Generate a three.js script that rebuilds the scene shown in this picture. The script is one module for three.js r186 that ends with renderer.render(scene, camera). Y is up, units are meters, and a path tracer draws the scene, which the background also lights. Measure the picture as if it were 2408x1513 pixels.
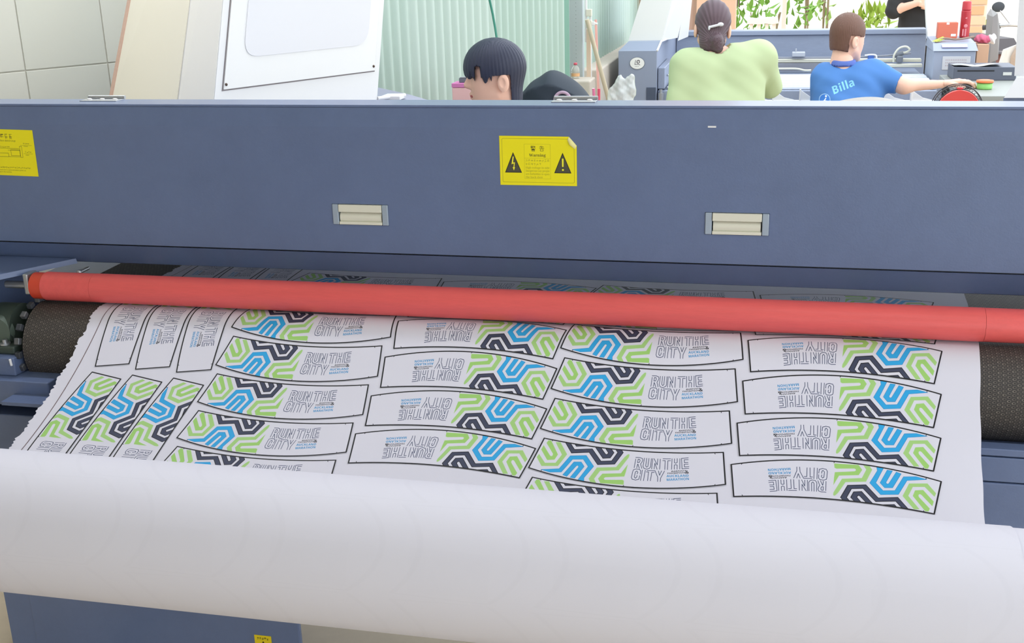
import * as THREE from 'three';
import { RoundedBoxGeometry } from 'three/addons/geometries/RoundedBoxGeometry.js';
import { ConvexGeometry } from 'three/addons/geometries/ConvexGeometry.js';
import { mergeGeometries } from 'three/addons/utils/BufferGeometryUtils.js';
import { RectAreaLightUniformsLib } from 'three/addons/lights/RectAreaLightUniformsLib.js';
import { Brush, Evaluator, SUBTRACTION } from 'three-bvh-csg';

// ---------------------------------------------------------------- camera, sky, exposure
const scene = new THREE.Scene();
const camera = new THREE.PerspectiveCamera(31.31, 2408 / 1513, 0.05, 80);
camera.position.set(0.4921, 1.62, 2.1458);
camera.quaternion.setFromRotationMatrix(new THREE.Matrix4().makeBasis(
  new THREE.Vector3(0.9755, -0.0266, -0.2186), new THREE.Vector3(-0.0436, 0.9496, -0.3103), new THREE.Vector3(0.2158, 0.3123, 0.9252)));
scene.background = new THREE.Color(0.88, 0.94, 1.0);     // even, overcast white sky
scene.backgroundIntensity = 1.0;
const renderer = new THREE.WebGLRenderer({ antialias: true });
renderer.toneMapping = THREE.LinearToneMapping;
renderer.toneMappingExposure = 2.75;
renderer.shadowMap.enabled = true;
RectAreaLightUniformsLib.init();

// ---------------------------------------------------------------- helpers
let seed = 7;
const rnd = () => { seed = (seed * 1664525 + 1013904223) % 4294967296; return seed / 4294967296; };
const V = (x, y, z) => new THREE.Vector3(x, y, z);
const names = new Map();
function numbered(n) { const k = names.get(n) || 0; names.set(n, k + 1); return k ? n + '_' + String(k).padStart(3, '0') : n; }
function M(hex, rough = 0.6, metal = 0, more = {}) { return new THREE.MeshStandardMaterial({ color: hex, roughness: rough, metalness: metal, ...more }); }
function obj(name, geo, mat, parent) {
  const g = Array.isArray(geo) ? join(geo) : geo;
  const m = new THREE.Mesh(g, mat); m.castShadow = m.receiveShadow = true;
  m.name = parent ? name : numbered(name); (parent || scene).add(m); return m;
}
function join(list) {
  return mergeGeometries(list.map((g) => {
    const q = g.index ? g.toNonIndexed() : g.clone();
    for (const k of Object.keys(q.attributes)) if (!['position', 'normal', 'uv'].includes(k)) q.deleteAttribute(k);
    if (!q.attributes.uv) q.setAttribute('uv', new THREE.BufferAttribute(new Float32Array(q.attributes.position.count * 2), 2));
    return q;
  }));
}
function thing(name, label, category, pos = [0, 0, 0], group) {
  const o = new THREE.Group(); o.name = numbered(name); o.position.set(...pos); o.userData = { label, category };
  if (group) o.userData.group = group;
  scene.add(o); return o;
}
function tag(o, label, category, group) { o.userData = { label, category }; if (group) o.userData.group = group; return o; }
function struct(name, geo, mat) { const m = obj(name, geo, mat); m.userData.kind = 'structure'; return m; }
function bx(x0, x1, y0, y1, z0, z1, r = 0.002) {
  const w = x1 - x0, h = y1 - y0, d = z1 - z0; r = Math.min(r, w / 2.01, h / 2.01, d / 2.01);
  const g = r > 0 ? new RoundedBoxGeometry(w, h, d, 2, r) : new THREE.BoxGeometry(w, h, d);
  return g.translate((x0 + x1) / 2, (y0 + y1) / 2, (z0 + z1) / 2);
}
function hull(pts) { return new ConvexGeometry(pts.map((p) => V(...p))); }
function extrudeX(zy, x0, x1, holes) {          // outline given as [z, y]
  const s = new THREE.Shape(zy.map(([z, y]) => new THREE.Vector2(-z, y)));
  return new THREE.ExtrudeGeometry(s, { depth: x1 - x0, bevelEnabled: false }).rotateY(Math.PI / 2).translate(x0, 0, 0);
}
function extrudeZ(xy, z0, z1, bevel = 0) {      // outline given as [x, y]
  const s = new THREE.Shape(xy.map(([x, y]) => new THREE.Vector2(x, y)));
  return new THREE.ExtrudeGeometry(s, { depth: z1 - z0 - 2 * bevel, bevelEnabled: bevel > 0, bevelSize: bevel, bevelThickness: bevel, bevelSegments: 2 }).translate(0, 0, z0 + bevel);
}
function rod(a, b, r, r2 = r, seg = 14) {
  const A = V(...a), B = V(...b), d = B.clone().sub(A), g = new THREE.CylinderGeometry(r2, r, d.length(), seg);
  g.applyQuaternion(new THREE.Quaternion().setFromUnitVectors(V(0, 1, 0), d.clone().normalize()));
  return g.translate(...A.add(B).multiplyScalar(0.5).toArray());
}
function tube(pts, r, seg = 40, rs = 8) { return new THREE.TubeGeometry(new THREE.CatmullRomCurve3(pts.map((p) => V(...p))), seg, r, rs); }
function lathe(pr, x, y, z, seg = 28) { return new THREE.LatheGeometry(pr.map(([r, h]) => new THREE.Vector2(r, h)), seg).translate(x, y, z); }
function canvasTex(w, h, draw, srgb = true) {
  const c = document.createElement('canvas'); c.width = w; c.height = h; draw(c.getContext('2d'), w, h);
  const t = new THREE.CanvasTexture(c); if (srgb) t.colorSpace = THREE.SRGBColorSpace; t.anisotropy = 8; return t;
}
// value noise on a wrapping lattice, for fine mottling of paint, fabric and plaster
function noiseTex(n, octaves, lo, hi, tint = [1, 1, 1], srgb = false) {
  const lat = {}, hash = (i, j, o) => { const k = i * 374761393 + j * 668265263 + o * 982451653; let h = (k ^ (k >>> 13)) * 1274126177; h ^= h >>> 16; return ((h >>> 0) % 10000) / 10000; };
  const data = new Uint8Array(n * n * 4);
  for (let y = 0; y < n; y++) for (let x = 0; x < n; x++) {
    let v = 0, amp = 0;
    for (const [f, a] of octaves) {
      const u = x / n * f, w = y / n * f, i = Math.floor(u), j = Math.floor(w), p = u - i, q = w - j, s = p * p * (3 - 2 * p), t = q * q * (3 - 2 * q), i1 = (i + 1) % f, j1 = (j + 1) % f;
      v += a * ((hash(i, j, f) * (1 - s) + hash(i1, j, f) * s) * (1 - t) + (hash(i, j1, f) * (1 - s) + hash(i1, j1, f) * s) * t); amp += a;
    }
    v = lo + (hi - lo) * v / amp;
    for (let k = 0; k < 3; k++) data[(y * n + x) * 4 + k] = Math.max(0, Math.min(255, 255 * v * tint[k]));
    data[(y * n + x) * 4 + 3] = 255;
  }
  const t = new THREE.DataTexture(data, n, n); t.wrapS = t.wrapT = THREE.RepeatWrapping; t.magFilter = THREE.LinearFilter; t.minFilter = THREE.LinearMipmapLinearFilter; t.generateMipmaps = true;
  if (srgb) t.colorSpace = THREE.SRGBColorSpace; t.needsUpdate = true; return t;
}
function boxUV(g, s = 1) {                      // uv in metres from the dominant axis of the normal
  const q = g.index ? g.toNonIndexed() : g, p = q.attributes.position, n = q.attributes.normal, uv = new Float32Array(p.count * 2);
  for (let i = 0; i < p.count; i++) {
    const ax = Math.abs(n.getX(i)), ay = Math.abs(n.getY(i)), az = Math.abs(n.getZ(i));
    const [a, b] = az >= ax && az >= ay ? [p.getX(i), p.getY(i)] : ay >= ax ? [p.getX(i), p.getZ(i)] : [p.getZ(i), p.getY(i)];
    uv[2 * i] = a * s; uv[2 * i + 1] = b * s;
  }
  q.setAttribute('uv', new THREE.BufferAttribute(uv, 2)); return q;
}
// smooth surface of a distance field (surface nets)
function sdfGeo(f, lo, hi, h) {
  const n = [0, 1, 2].map((k) => Math.ceil((hi[k] - lo[k]) / h) + 1), [nx, ny, nz] = n, val = new Float32Array(nx * ny * nz), id = (i, j, k) => (k * ny + j) * nx + i;
  for (let k = 0; k < nz; k++) for (let j = 0; j < ny; j++) for (let i = 0; i < nx; i++) val[id(i, j, k)] = f(lo[0] + i * h, lo[1] + j * h, lo[2] + k * h);
  const vert = new Int32Array(nx * ny * nz).fill(-1), pos = [], ind = [];
  const E = [[0, 1], [2, 3], [4, 5], [6, 7], [0, 2], [1, 3], [4, 6], [5, 7], [0, 4], [1, 5], [2, 6], [3, 7]];
  for (let k = 0; k < nz - 1; k++) for (let j = 0; j < ny - 1; j++) for (let i = 0; i < nx - 1; i++) {
    const c = []; for (let m = 0; m < 8; m++) c.push(val[id(i + (m & 1), j + ((m >> 1) & 1), k + (m >> 2))]);
    let x = 0, y = 0, z = 0, w = 0;
    for (const [a, b] of E) if ((c[a] < 0) !== (c[b] < 0)) { const t = c[a] / (c[a] - c[b]); x += (a & 1) + t * ((b & 1) - (a & 1)); y += ((a >> 1) & 1) + t * (((b >> 1) & 1) - ((a >> 1) & 1)); z += (a >> 2) + t * ((b >> 2) - (a >> 2)); w++; }
    if (w) { vert[id(i, j, k)] = pos.length / 3; pos.push(lo[0] + (i + x / w) * h, lo[1] + (j + y / w) * h, lo[2] + (k + z / w) * h); }
  }
  const quad = (a, b, c, d, flip) => { if (a < 0 || b < 0 || c < 0 || d < 0) return; if (flip) ind.push(a, c, b, a, d, c); else ind.push(a, b, c, a, c, d); };
  for (let k = 1; k < nz - 1; k++) for (let j = 1; j < ny - 1; j++) for (let i = 1; i < nx - 1; i++) {
    const s = val[id(i, j, k)] < 0;
    if (s !== (val[id(i + 1, j, k)] < 0)) quad(vert[id(i, j - 1, k - 1)], vert[id(i, j, k - 1)], vert[id(i, j, k)], vert[id(i, j - 1, k)], !s);
    if (s !== (val[id(i, j + 1, k)] < 0)) quad(vert[id(i - 1, j, k - 1)], vert[id(i - 1, j, k)], vert[id(i, j, k)], vert[id(i, j, k - 1)], !s);
    if (s !== (val[id(i, j, k + 1)] < 0)) quad(vert[id(i - 1, j - 1, k)], vert[id(i, j - 1, k)], vert[id(i, j, k)], vert[id(i - 1, j, k)], !s);
  }
  const g = new THREE.BufferGeometry(), nor = new Float32Array(pos.length), e = h * 0.5;
  for (let i = 0; i < pos.length; i += 3) {
    const [x, y, z] = [pos[i], pos[i + 1], pos[i + 2]], a = f(x + e, y, z) - f(x - e, y, z), b = f(x, y + e, z) - f(x, y - e, z), c = f(x, y, z + e) - f(x, y, z - e), l = Math.hypot(a, b, c) || 1;
    nor[i] = a / l; nor[i + 1] = b / l; nor[i + 2] = c / l;
  }
  g.setAttribute('position', new THREE.Float32BufferAttribute(pos, 3)); g.setAttribute('normal', new THREE.BufferAttribute(nor, 3)); g.setIndex(ind);
  g.setAttribute('uv', new THREE.BufferAttribute(new Float32Array(pos.length / 3 * 2), 2)); return g;
}
const smin = (a, b, k) => { const h = Math.max(k - Math.abs(a - b), 0) / k; return Math.min(a, b) - h * h * k * 0.25; };
function bone(x, y, z, a, b, ra, rb) {
  const dx = b[0] - a[0], dy = b[1] - a[1], dz = b[2] - a[2], t = Math.max(0, Math.min(1, ((x - a[0]) * dx + (y - a[1]) * dy + (z - a[2]) * dz) / (dx * dx + dy * dy + dz * dz + 1e-9)));
  return Math.hypot(x - a[0] - t * dx, y - a[1] - t * dy, z - a[2] - t * dz) - (ra + (rb - ra) * t);
}
const ell = (x, y, z, cx, cy, cz, rx, ry, rz) => { const k = Math.hypot((x - cx) / rx, (y - cy) / ry, (z - cz) / rz); return (k - 1) * Math.min(rx, ry, rz); };

// ---------------------------------------------------------------- materials
const mottle = noiseTex(256, [[8, 3], [32, 2], [128, 1.5]], 0.86, 1.0);
const peel = noiseTex(256, [[64, 1], [128, 1]], 0, 1);
const rep = (t, r) => { const c = t.clone(); c.repeat.set(r, r); c.needsUpdate = true; return c; };
const slate = M(0x66769a, 0.3, 0.0, { map: rep(mottle, 1.7), bumpMap: rep(peel, 5), bumpScale: 0.00012 });
const black = M(0x17191d, 0.5), darkGrey = M(0x34383e, 0.55), steel = M(0xb9bcc0, 0.35, 0.8), zinc = M(0xa9b7c6, 0.5, 0.35, { map: rep(mottle, 12) });
const cream = M(0xdedccb, 0.45), white = M(0xe9e9ea, 0.5), whiteGloss = M(0xeeeeee, 0.3), offwhite = M(0xdcd9cf, 0.6), tanFloor = M(0xe2d2b8, 0.7, 0, { map: rep(mottle, 0.8) });
const red = M(0xea605e, 0.42, 0, { map: rep(mottle, 3) }), mint = M(0xa9d6c2, 0.5), concrete = M(0xc9bfb2, 0.9, 0, { map: rep(mottle, 1.5) });
const paperCol = 0xd4d3de;
const paper = M(paperCol, 0.75);
const skin = M(0xeebfa8, 0.55), lipRed = M(0xb8605e, 0.5), eyeWhite = M(0xeeeae6, 0.3), eyeDark = M(0x1d1512, 0.3);
const hairBlack = M(0x2b3046, 0.5), hairBrown = M(0x5c4850, 0.5), hairWarm = M(0x6b4a3c, 0.55);

// ---------------------------------------------------------------- room
struct('floor', boxUV(bx(-4, 4.2, -0.1, 0, -8.4, 6.2, 0)), tanFloor);
struct('ceiling', bx(-4, 2.5, 3.3, 3.45, -1.0, 6.2, 0), M(0xd8d8d4, 0.9));
// tiled wall on the left, running back at an angle behind the first white machine
{
  const dir = V(0.535, 0, -0.845), nor = V(0.845, 0, 0.535), org = V(-1.777, 0, -1.053);
  const turn = Math.atan2(-dir.z, dir.x);
  const put = (g) => g.rotateY(turn).translate(org.x, 0, org.z);
  const w = struct('wall_left', put(bx(-5.5, 0.82, 0, 3.3, -0.16, -0.006, 0)), M(0xe9e6da, 0.8));
  const tiles = [M(0xe0e1d6, 0.28), M(0xdddfd4, 0.3), M(0xe3e4d9, 0.26)];
  const tw = 0.27, th = 0.6, tg = bx(0, tw - 0.004, 0, th - 0.004, -0.006, 0, 0.0015);
  let n = 0;
  for (let c = -5; c < 3; c++) for (let r = 0; r < 5; r++) {
    const t = obj('tile', tg, tiles[(c * 7 + r * 3 + 40) % 3], w); n++;
    t.position.copy(org).addScaledVector(dir, c * tw + 0.002).setY(1.288 - 2 * th + r * th + 0.002); t.rotation.y = turn;
  }
}
// corrugated mint sheets behind the seated youth, then a set-back stretch beyond the post
function corrugated(parent, a, b, y0, y1, pitch, depth, mats) {
  const A = V(a[0], 0, a[1]), B = V(b[0], 0, b[1]), L = A.distanceTo(B), d = B.clone().sub(A).normalize(), nn = V(-d.z, 0, d.x), N = Math.round(L / pitch), per = Math.ceil(N / 3);
  for (let s = 0; s < 3; s++) {
    const k0 = s * per, k1 = Math.min(N, k0 + per), pos = [], idx = [], off = (s % 2) * 0.004;
    for (let i = k0 * 6; i <= k1 * 6; i++) {
      const t = i / 6 * pitch, ph = i % 6, w = [0, 0.15, 0.85, 1, 0.85, 0.15][ph] * depth + off;
      for (const y of [y0, y1]) { const p = A.clone().addScaledVector(d, t).addScaledVector(nn, w); pos.push(p.x, y, p.z); }
      if (i > k0 * 6) { const q = (i - k0 * 6) * 2; idx.push(q - 2, q, q - 1, q, q + 1, q - 1); }
    }
    const g = new THREE.BufferGeometry(); g.setAttribute('position', new THREE.Float32BufferAttribute(pos, 3)); g.setIndex(idx); g.computeVertexNormals();
    obj('corrugated_sheet', g, mats[s % mats.length], parent);
  }
}
{
  const mats = [0xbacdc2, 0xc1d2c8, 0xb5cabe].map((c) => M(c, 0.45, 0, { side: THREE.DoubleSide }));
  const w = struct('wall_side', hull([[-1.37, 0, -2.0], [-1.31, 0, -1.98], [-0.7, 0, -3.92], [-0.76, 0, -3.94], [-1.37, 3.3, -2.0], [-1.31, 3.3, -1.98], [-0.7, 3.3, -3.92], [-0.76, 3.3, -3.94]]), M(0x8fb8a8, 0.8));
  corrugated(w, [-1.2, -1.85], [-0.585, -3.8], 0.02, 3.28, 0.062, 0.022, mats);
  const w2 = struct('wall_rear', bx(-0.75, -0.62, 0, 3.3, -7.2, -4.25, 0), M(0x8fb8a8, 0.8));
  corrugated(w2, [-0.59, -4.3], [-0.55, -7.1], 0.92, 3.28, 0.085, 0.03, mats);
  const k = obj('concrete_base', boxUV(bx(-0.62, -0.46, 0, 0.95, -7.1, -4.25, 0.01)), concrete, w2);
}
struct('wall_back', bx(-1.4, 0.12, 0, 3.3, -8.5, -8.3, 0.01), M(0xd7b095, 0.8));
struct('wall_front', [bx(-4, 1.2, 0, 3.3, 6.0, 6.2, 0), bx(1.2, 2.5, 3.0, 3.3, 6.0, 6.2, 0)], M(0xdedbd2, 0.85));
struct('wall_right', [bx(2.3, 2.5, 0, 3.3, -2.6, -1.4, 0), bx(2.3, 2.5, 3.05, 3.3, -1.4, 6.0, 0), bx(2.3, 2.5, 0, 0.3, -1.4, 6.0, 0)], M(0xdedbd2, 0.85));
struct('wall_corner', bx(-4.2, -4, 0, 3.3, -0.2, 6.2, 0), M(0xdedbd2, 0.85));
struct('ground', bx(-14, 22, -0.25, -0.1, -40, 20, 0), M(0xb9b2a4, 0.9));

// ceiling strip lamps of the workshop
for (const [x, z, which] of [[-1.25, -0.66, 'nearest the tiled wall'], [0.9, 1.6, 'above the camera side of the machine']]) {
  const t = thing('strip_lamp', 'white ceiling strip lamp ' + which, 'lamp', [x, 3.22, z], 'ceiling strip lamps');
  obj('housing', bx(-0.62, 0.62, 0, 0.08, -0.06, 0.06, 0.006), white, t);
  obj('lamp_tube', rod([-0.58, -0.02, 0], [0.58, -0.02, 0], 0.014), new THREE.MeshStandardMaterial({ color: 0xffffff, emissive: 0xffffff, emissiveIntensity: 3 }), t);
  const l = new THREE.RectAreaLight(0xf2f5ff, x < 0 ? 46 : 10, 1.16, 0.06); l.position.set(0, -0.045, 0); l.lookAt(x, -10, z); l.rotation.set(-Math.PI / 2, 0, 0); t.add(l);
}

// ---------------------------------------------------------------- main machine
const cutter = thing('fabric_laser_cutter', 'large slate-grey fabric laser cutter with long hood and red roller in the foreground', 'machine');
{
  const ev = new Evaluator(); ev.useGroups = false; ev.attributes = ['position', 'normal'];
  const prof = [[0, 1.0305], [0, 1.286], [-0.0095, 1.3225], [-0.084, 1.3225], [-0.084, 1.0305]];
  let cover = new Brush(extrudeX(prof, -1.35, 1.28).deleteAttribute('uv'));
  for (const x of [-0.3163, 0.4307]) {
    const cut = new Brush(bx(x - 0.0595, x + 0.0595, 1.0875, 1.1305, -0.03, 0.02, 0).deleteAttribute('uv')); cut.updateMatrixWorld();
    cover.updateMatrixWorld(); cover = ev.evaluate(cover, cut, SUBTRACTION);
  }
  obj('hood_cover', boxUV(cover.geometry), slate, cutter);
  obj('hood_lip', boxUV(extrudeX([[-0.004, 1.0265], [-0.03, 0.981], [-0.034, 0.979], [-0.084, 0.979], [-0.084, 1.0265]], -1.35, 1.28)), slate, cutter);
  obj('hood_seal', bx(-1.34, 1.27, 1.024, 1.034, -0.08, -0.009, 0), black, cutter);
  obj('hood_top_plate', boxUV(bx(-1.35, 1.28, 1.3228, 1.328, -0.0865, -0.0085, 0.0015)), slate, cutter);
  // flush handles
  for (const x of [-0.3163, 0.4307]) {
    const h = obj('flush_handle', bx(x - 0.059, x + 0.059, 1.088, 1.130, -0.028, -0.024, 0), zinc, cutter);
    for (const s of [-1, 1]) obj('side_plate', bx(s < 0 ? x - 0.059 : x + 0.0465, s < 0 ? x - 0.0465 : x + 0.059, 1.088, 1.130, -0.024, 0.003, 0.0015), zinc, h);
    obj('finger_flap', bx(x - 0.0455, x + 0.0455, 1.1145, 1.1295, -0.01, 0.0045, 0.001), cream, h);
    const c = new THREE.CylinderGeometry(0.0125, 0.0125, 0.088, 24).rotateZ(Math.PI / 2).translate(x, 1.102, -0.011);
    obj('grip_bar', c, cream, h);
    obj('lower_rail', bx(x - 0.0455, x + 0.0455, 1.0885, 1.0945, -0.012, 0.0035, 0.001), cream, h);
  }
  // hinges on the rear edge of the hood
  for (const x of [-0.905, 0.112]) {
    const h = obj('hinge', bx(x - 0.043, x + 0.043, 1.328, 1.3295, -0.085, -0.05, 0.0005), steel, cutter);
    obj('hinge_barrel', rod([x - 0.043, 1.332, -0.087], [x + 0.043, 1.332, -0.087], 0.004), steel, h);
    for (const s of [-0.03, 0, 0.03]) obj('screw_head', new THREE.SphereGeometry(0.0042, 12, 8).scale(1.5, 0.6, 1).translate(x + s, 1.33, -0.068), whiteGloss, h);
  }
  obj('paint_chip', bx(0.372, 0.387, 1.2895, 1.2925, -0.0012, 0.0004, 0.0001), white, cutter);
  // conveyor bed, drum and its mesh
  const meshTex = canvasTex(256, 256, (c, w, h) => { c.fillStyle = '#3b3735'; c.fillRect(0, 0, w, h); for (let j = 0; j < 8; j++) for (let i = 0; i < 8; i++) { c.fillStyle = (i + j) % 3 ? '#6a625b' : '#7d756c'; c.beginPath(); c.ellipse(i * 32 + (j % 2) * 16 + 8, j * 32 + 16, 9, 13, 0, 0, 7); c.fill(); c.fillStyle = '#191818'; c.beginPath(); c.ellipse(i * 32 + (j % 2) * 16 + 8, j * 32 + 18, 5, 8, 0, 0, 7); c.fill(); } });
  meshTex.wrapS = meshTex.wrapT = THREE.RepeatWrapping;
  const beltMat = M(0xffffff, 0.65, 0.1, { map: meshTex, bumpMap: meshTex, bumpScale: 0.002 });
  const drumT = meshTex.clone(); drumT.repeat.set(10, 36); drumT.needsUpdate = true;
  const drumMat = M(0xffffff, 0.65, 0.1, { map: drumT, bumpMap: drumT, bumpScale: 0.002 });
  const bed = obj('conveyor_bed', boxUV(bx(-1.02, 1.25, 0.86, 0.9205, -0.54, 0.075, 0.002), 16), beltMat, cutter);
  const drum = obj('conveyor_drum', new THREE.CylinderGeometry(0.0895, 0.0895, 2.27, 64, 1).rotateZ(Math.PI / 2).translate(0.115, 0.8315, 0.08), drumMat, cutter);
  const teeth = [];
  for (let i = 0; i < 20; i++) { const a = i / 20 * Math.PI * 2; obj('chain_link', bx(-0.006, 0.006, 0.088, 0.099, -0.007, 0.007, 0.002).rotateX(a).translate(-1.028, 0.8315, 0.08), i % 2 ? darkGrey : M(0x6a6c70, 0.4, 0.6), drum); }
  // red press roller with its sleeve, end seam and bracket
  const rr = 0.0305, seam = (x0, x1, m, r, n) => obj(n, new THREE.CylinderGeometry(r, r, x1 - x0, 48, 1).rotateZ(Math.PI / 2).translate((x0 + x1) / 2, 0.9562, 0.08), m, cutter);
  const roller = seam(-0.885, 0.868, red, rr, 'press_roller'); roller.name = 'press_roller';
  const sub = (x0, x1, m, r, n) => { const o = seam(x0, x1, m, r, n); cutter.remove(o); roller.add(o); o.name = n; };
  sub(-1.0, -0.8855, red, rr * 0.995, 'roller_sleeve'); sub(-1.028, -1.0, M(0xd2462f, 0.4), rr * 0.93, 'roller_end_cap');
  sub(0.8685, 1.25, red, rr * 0.995, 'roller_sleeve'); sub(-1.1, -1.028, steel, 0.008, 'roller_shaft');
  obj('roller_bracket', bx(-1.046, -1.034, 0.94, 0.985, 0.062, 0.098, 0.003), steel, cutter);
  // left-hand side: end plate, arm, pillow block, trays
  obj('end_plate', bx(-1.34, -1.16, 0.3, 0.975, -0.12, 0.2, 0.004), slate, cutter);
  obj('bracket_arm', hull([[-1.2, 0.979, -0.02], [-0.99, 0.979, -0.02], [-1.2, 0.979, 0.17], [-1.11, 0.979, 0.17], [-1.2, 0.99, -0.02], [-0.992, 0.99, -0.02], [-1.2, 0.99, 0.17], [-1.112, 0.99, 0.17]]), slate, cutter);
  obj('bracket_flange', hull([[-1.11, 0.94, 0.165], [-1.11, 0.979, 0.168], [-1.3, 0.94, 0.168], [-1.3, 0.979, 0.168], [-1.11, 0.94, 0.172], [-1.11, 0.985, 0.172], [-1.3, 0.94, 0.172], [-1.3, 0.985, 0.172]]), slate, cutter);
  obj('stud_bolt', [new THREE.SphereGeometry(0.0065, 14, 10).translate(-0.972, 0.966, 0.005), rod([-0.972, 0.966, -0.03], [-0.972, 0.966, 0.004], 0.004)], steel, cutter);
  const green = M(0x3a453e, 0.5), pb = obj('pillow_block', [new THREE.CylinderGeometry(0.048, 0.048, 0.05, 32).rotateZ(Math.PI / 2).translate(-1.085, 0.872, 0.1), bx(-1.112, -1.058, 0.845, 0.872, 0.06, 0.14, 0.004)], green, cutter);
  obj('foot', bx(-1.15, -1.04, 0.83, 0.847, 0.06, 0.17, 0.004), green, pb);
  obj('bearing_face', new THREE.CylinderGeometry(0.03, 0.034, 0.012, 28).rotateX(Math.PI / 2).translate(-1.09, 0.872, 0.142), M(0x56645a, 0.45), pb);
  obj('bolt', [rod([-1.07, 0.847, 0.155], [-1.07, 0.858, 0.155], 0.006, 0.006, 6), rod([-1.07, 0.847, 0.155], [-1.07, 0.8505, 0.155], 0.011)], steel, pb);
  obj('bearing_seat', bx(-1.16, -1.03, 0.79, 0.83, 0.04, 0.19, 0.003), slate, cutter);
  obj('grease_nipple', rod([-1.035, 0.815, 0.192], [-1.035, 0.829, 0.194], 0.0025), white, cutter);
  obj('side_tray', boxUV(bx(-1.3, -0.94, 0.735, 0.79, 0.1, 0.215, 0.003)), slate, cutter);
  obj('tray_shelf', boxUV(bx(-1.02, -0.9, 0.755, 0.763, 0.215, 0.262, 0.001)), slate, cutter);
  // front beam with its seams, cabinet and frame below
  const beam = obj('front_beam', boxUV(bx(-1.3, 1.25, 0.4, 0.706, -0.1, 0.2, 0.003)), slate, cutter);
  obj('beam_strip', boxUV(bx(-0.93, 1.25, 0.7085, 0.7545, 0.0, 0.2, 0.002)), slate, beam);
  obj('beam_ledge', boxUV(bx(-0.93, 1.25, 0.757, 0.7705, 0.17, 0.2, 0.002)), slate, beam);
  obj('rear_frame', bx(-1.3, 1.25, 0.55, 0.86, -0.54, -0.1, 0.004), slate, cutter);
  obj('rear_cover', boxUV(bx(-1.35, 1.28, 1.1, 1.3, -0.1, -0.0865, 0.001)), slate, cutter);
  obj('rear_deck', bx(-1.35, 1.28, 1.1, 1.12, -0.57, -0.1, 0.003), slate, cutter);
  const cab = obj('lower_skirt', boxUV(bx(-1.152, -0.443, 0.0, 0.4, 0.188, 0.2, 0.002)), slate, cutter);
  obj('skirt_door', boxUV(bx(-1.085, -0.444, 0.02, 0.39, 0.2, 0.2025, 0.001)), slate, cab);
  obj('leg', bx(-1.15, -1.05, 0.0, 0.4, -0.5, 0.1, 0.004), slate, cutter);
  obj('leg', bx(1.08, 1.22, 0.0, 0.4, -0.5, 0.15, 0.004), slate, cutter);

  // stickers
  const K = '#3c3c10', Y = '#f1e400';
  const glyph = (c, x, y, s, n) => { c.lineWidth = s * 0.09; for (let i = 0; i < n; i++) { const a = rnd() < 0.55; const p = x + rnd() * s * 0.7, q = y - s + rnd() * s * 0.85; c.beginPath(); c.moveTo(a ? x : p, q); c.lineTo(a ? x + s * 0.85 : p, a ? q : q + s * 0.5); c.stroke(); } };
  const warn = canvasTex(1024, 654, (c, W, H) => {
    c.fillStyle = Y; c.fillRect(0, 0, W, H); c.strokeStyle = '#8d8622'; c.lineWidth = 4; c.beginPath(); c.roundRect(34, 36, W - 68, H - 76, 18); c.stroke();
    c.strokeStyle = '#b8ad10'; c.lineWidth = 3; c.strokeRect(330, 108, 346, 456); c.beginPath(); c.moveTo(330, 292); c.lineTo(676, 292); c.stroke();
    const tri = (x, y, w, h) => { c.beginPath(); c.moveTo(x, y); c.lineTo(x + w / 2, y + h); c.lineTo(x - w / 2, y + h); c.closePath(); c.fillStyle = '#4c4a3a'; c.fill(); c.strokeStyle = '#14140c'; c.lineWidth = 9; c.stroke(); };
    tri(180, 226, 214, 256); tri(838, 226, 214, 256);
    c.fillStyle = '#f6ee3a'; c.beginPath(); [[172, 270], [192, 270], [180, 350], [206, 346], [196, 410], [206, 412], [186, 466], [166, 412], [180, 410], [184, 368], [152, 382]].forEach(([x, y], i) => (i ? c.lineTo(x, y) : c.moveTo(x, y))); c.closePath(); c.fill(); c.strokeStyle = '#14140c'; c.lineWidth = 4; c.stroke();
    c.beginPath(); c.roundRect(826, 288, 26, 118, 12); c.fill(); c.stroke(); c.beginPath(); c.arc(840, 442, 16, 0, 7); c.fill(); c.stroke();
    // the two large characters, drawn stroke by stroke
    c.strokeStyle = K; c.lineWidth = 5;
    const st = (x, y, s, L) => L.forEach((p) => { c.beginPath(); p.forEach(([u, v], i) => (i ? c.lineTo(x + u * s, y + v * s) : c.moveTo(x + u * s, y + v * s))); c.stroke(); });
    st(414, 128, 70, [[[0.05, 0.1], [0.5, 0.1]], [[0.16, 0], [0.16, 0.18]], [[0.38, 0], [0.38, 0.18]], [[0.1, 0.2], [0.06, 0.36]], [[0.1, 0.24], [0.46, 0.24], [0.44, 0.44]], [[0.16, 0.32], [0.34, 0.32], [0.34, 0.42], [0.16, 0.42], [0.16, 0.32]], [[0.66, 0.02], [0.56, 0.2]], [[0.6, 0.12], [0.96, 0.12]], [[0.88, 0.12], [0.56, 0.46]], [[0.62, 0.2], [0.96, 0.46]], [[0.5, 0.5], [0.54, 0.55]], [[0.08, 0.6], [0.94, 0.6]], [[0.22, 0.68], [0.8, 0.68]], [[0.22, 0.76], [0.8, 0.76]], [[0.24, 0.84], [0.78, 0.84], [0.78, 1], [0.24, 1], [0.24, 0.84]]]);
    st(528, 128, 70, [[[0.3, 0.02], [0.14, 0.26]], [[0.2, 0.2], [0.88, 0.2]], [[0.5, 0], [0.5, 0.46]], [[0.04, 0.46], [0.96, 0.46]], [[0.22, 0.62], [0.22, 1]], [[0.22, 0.62], [0.78, 0.62], [0.78, 1]], [[0.22, 0.96], [0.78, 0.96]]]);
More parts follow.
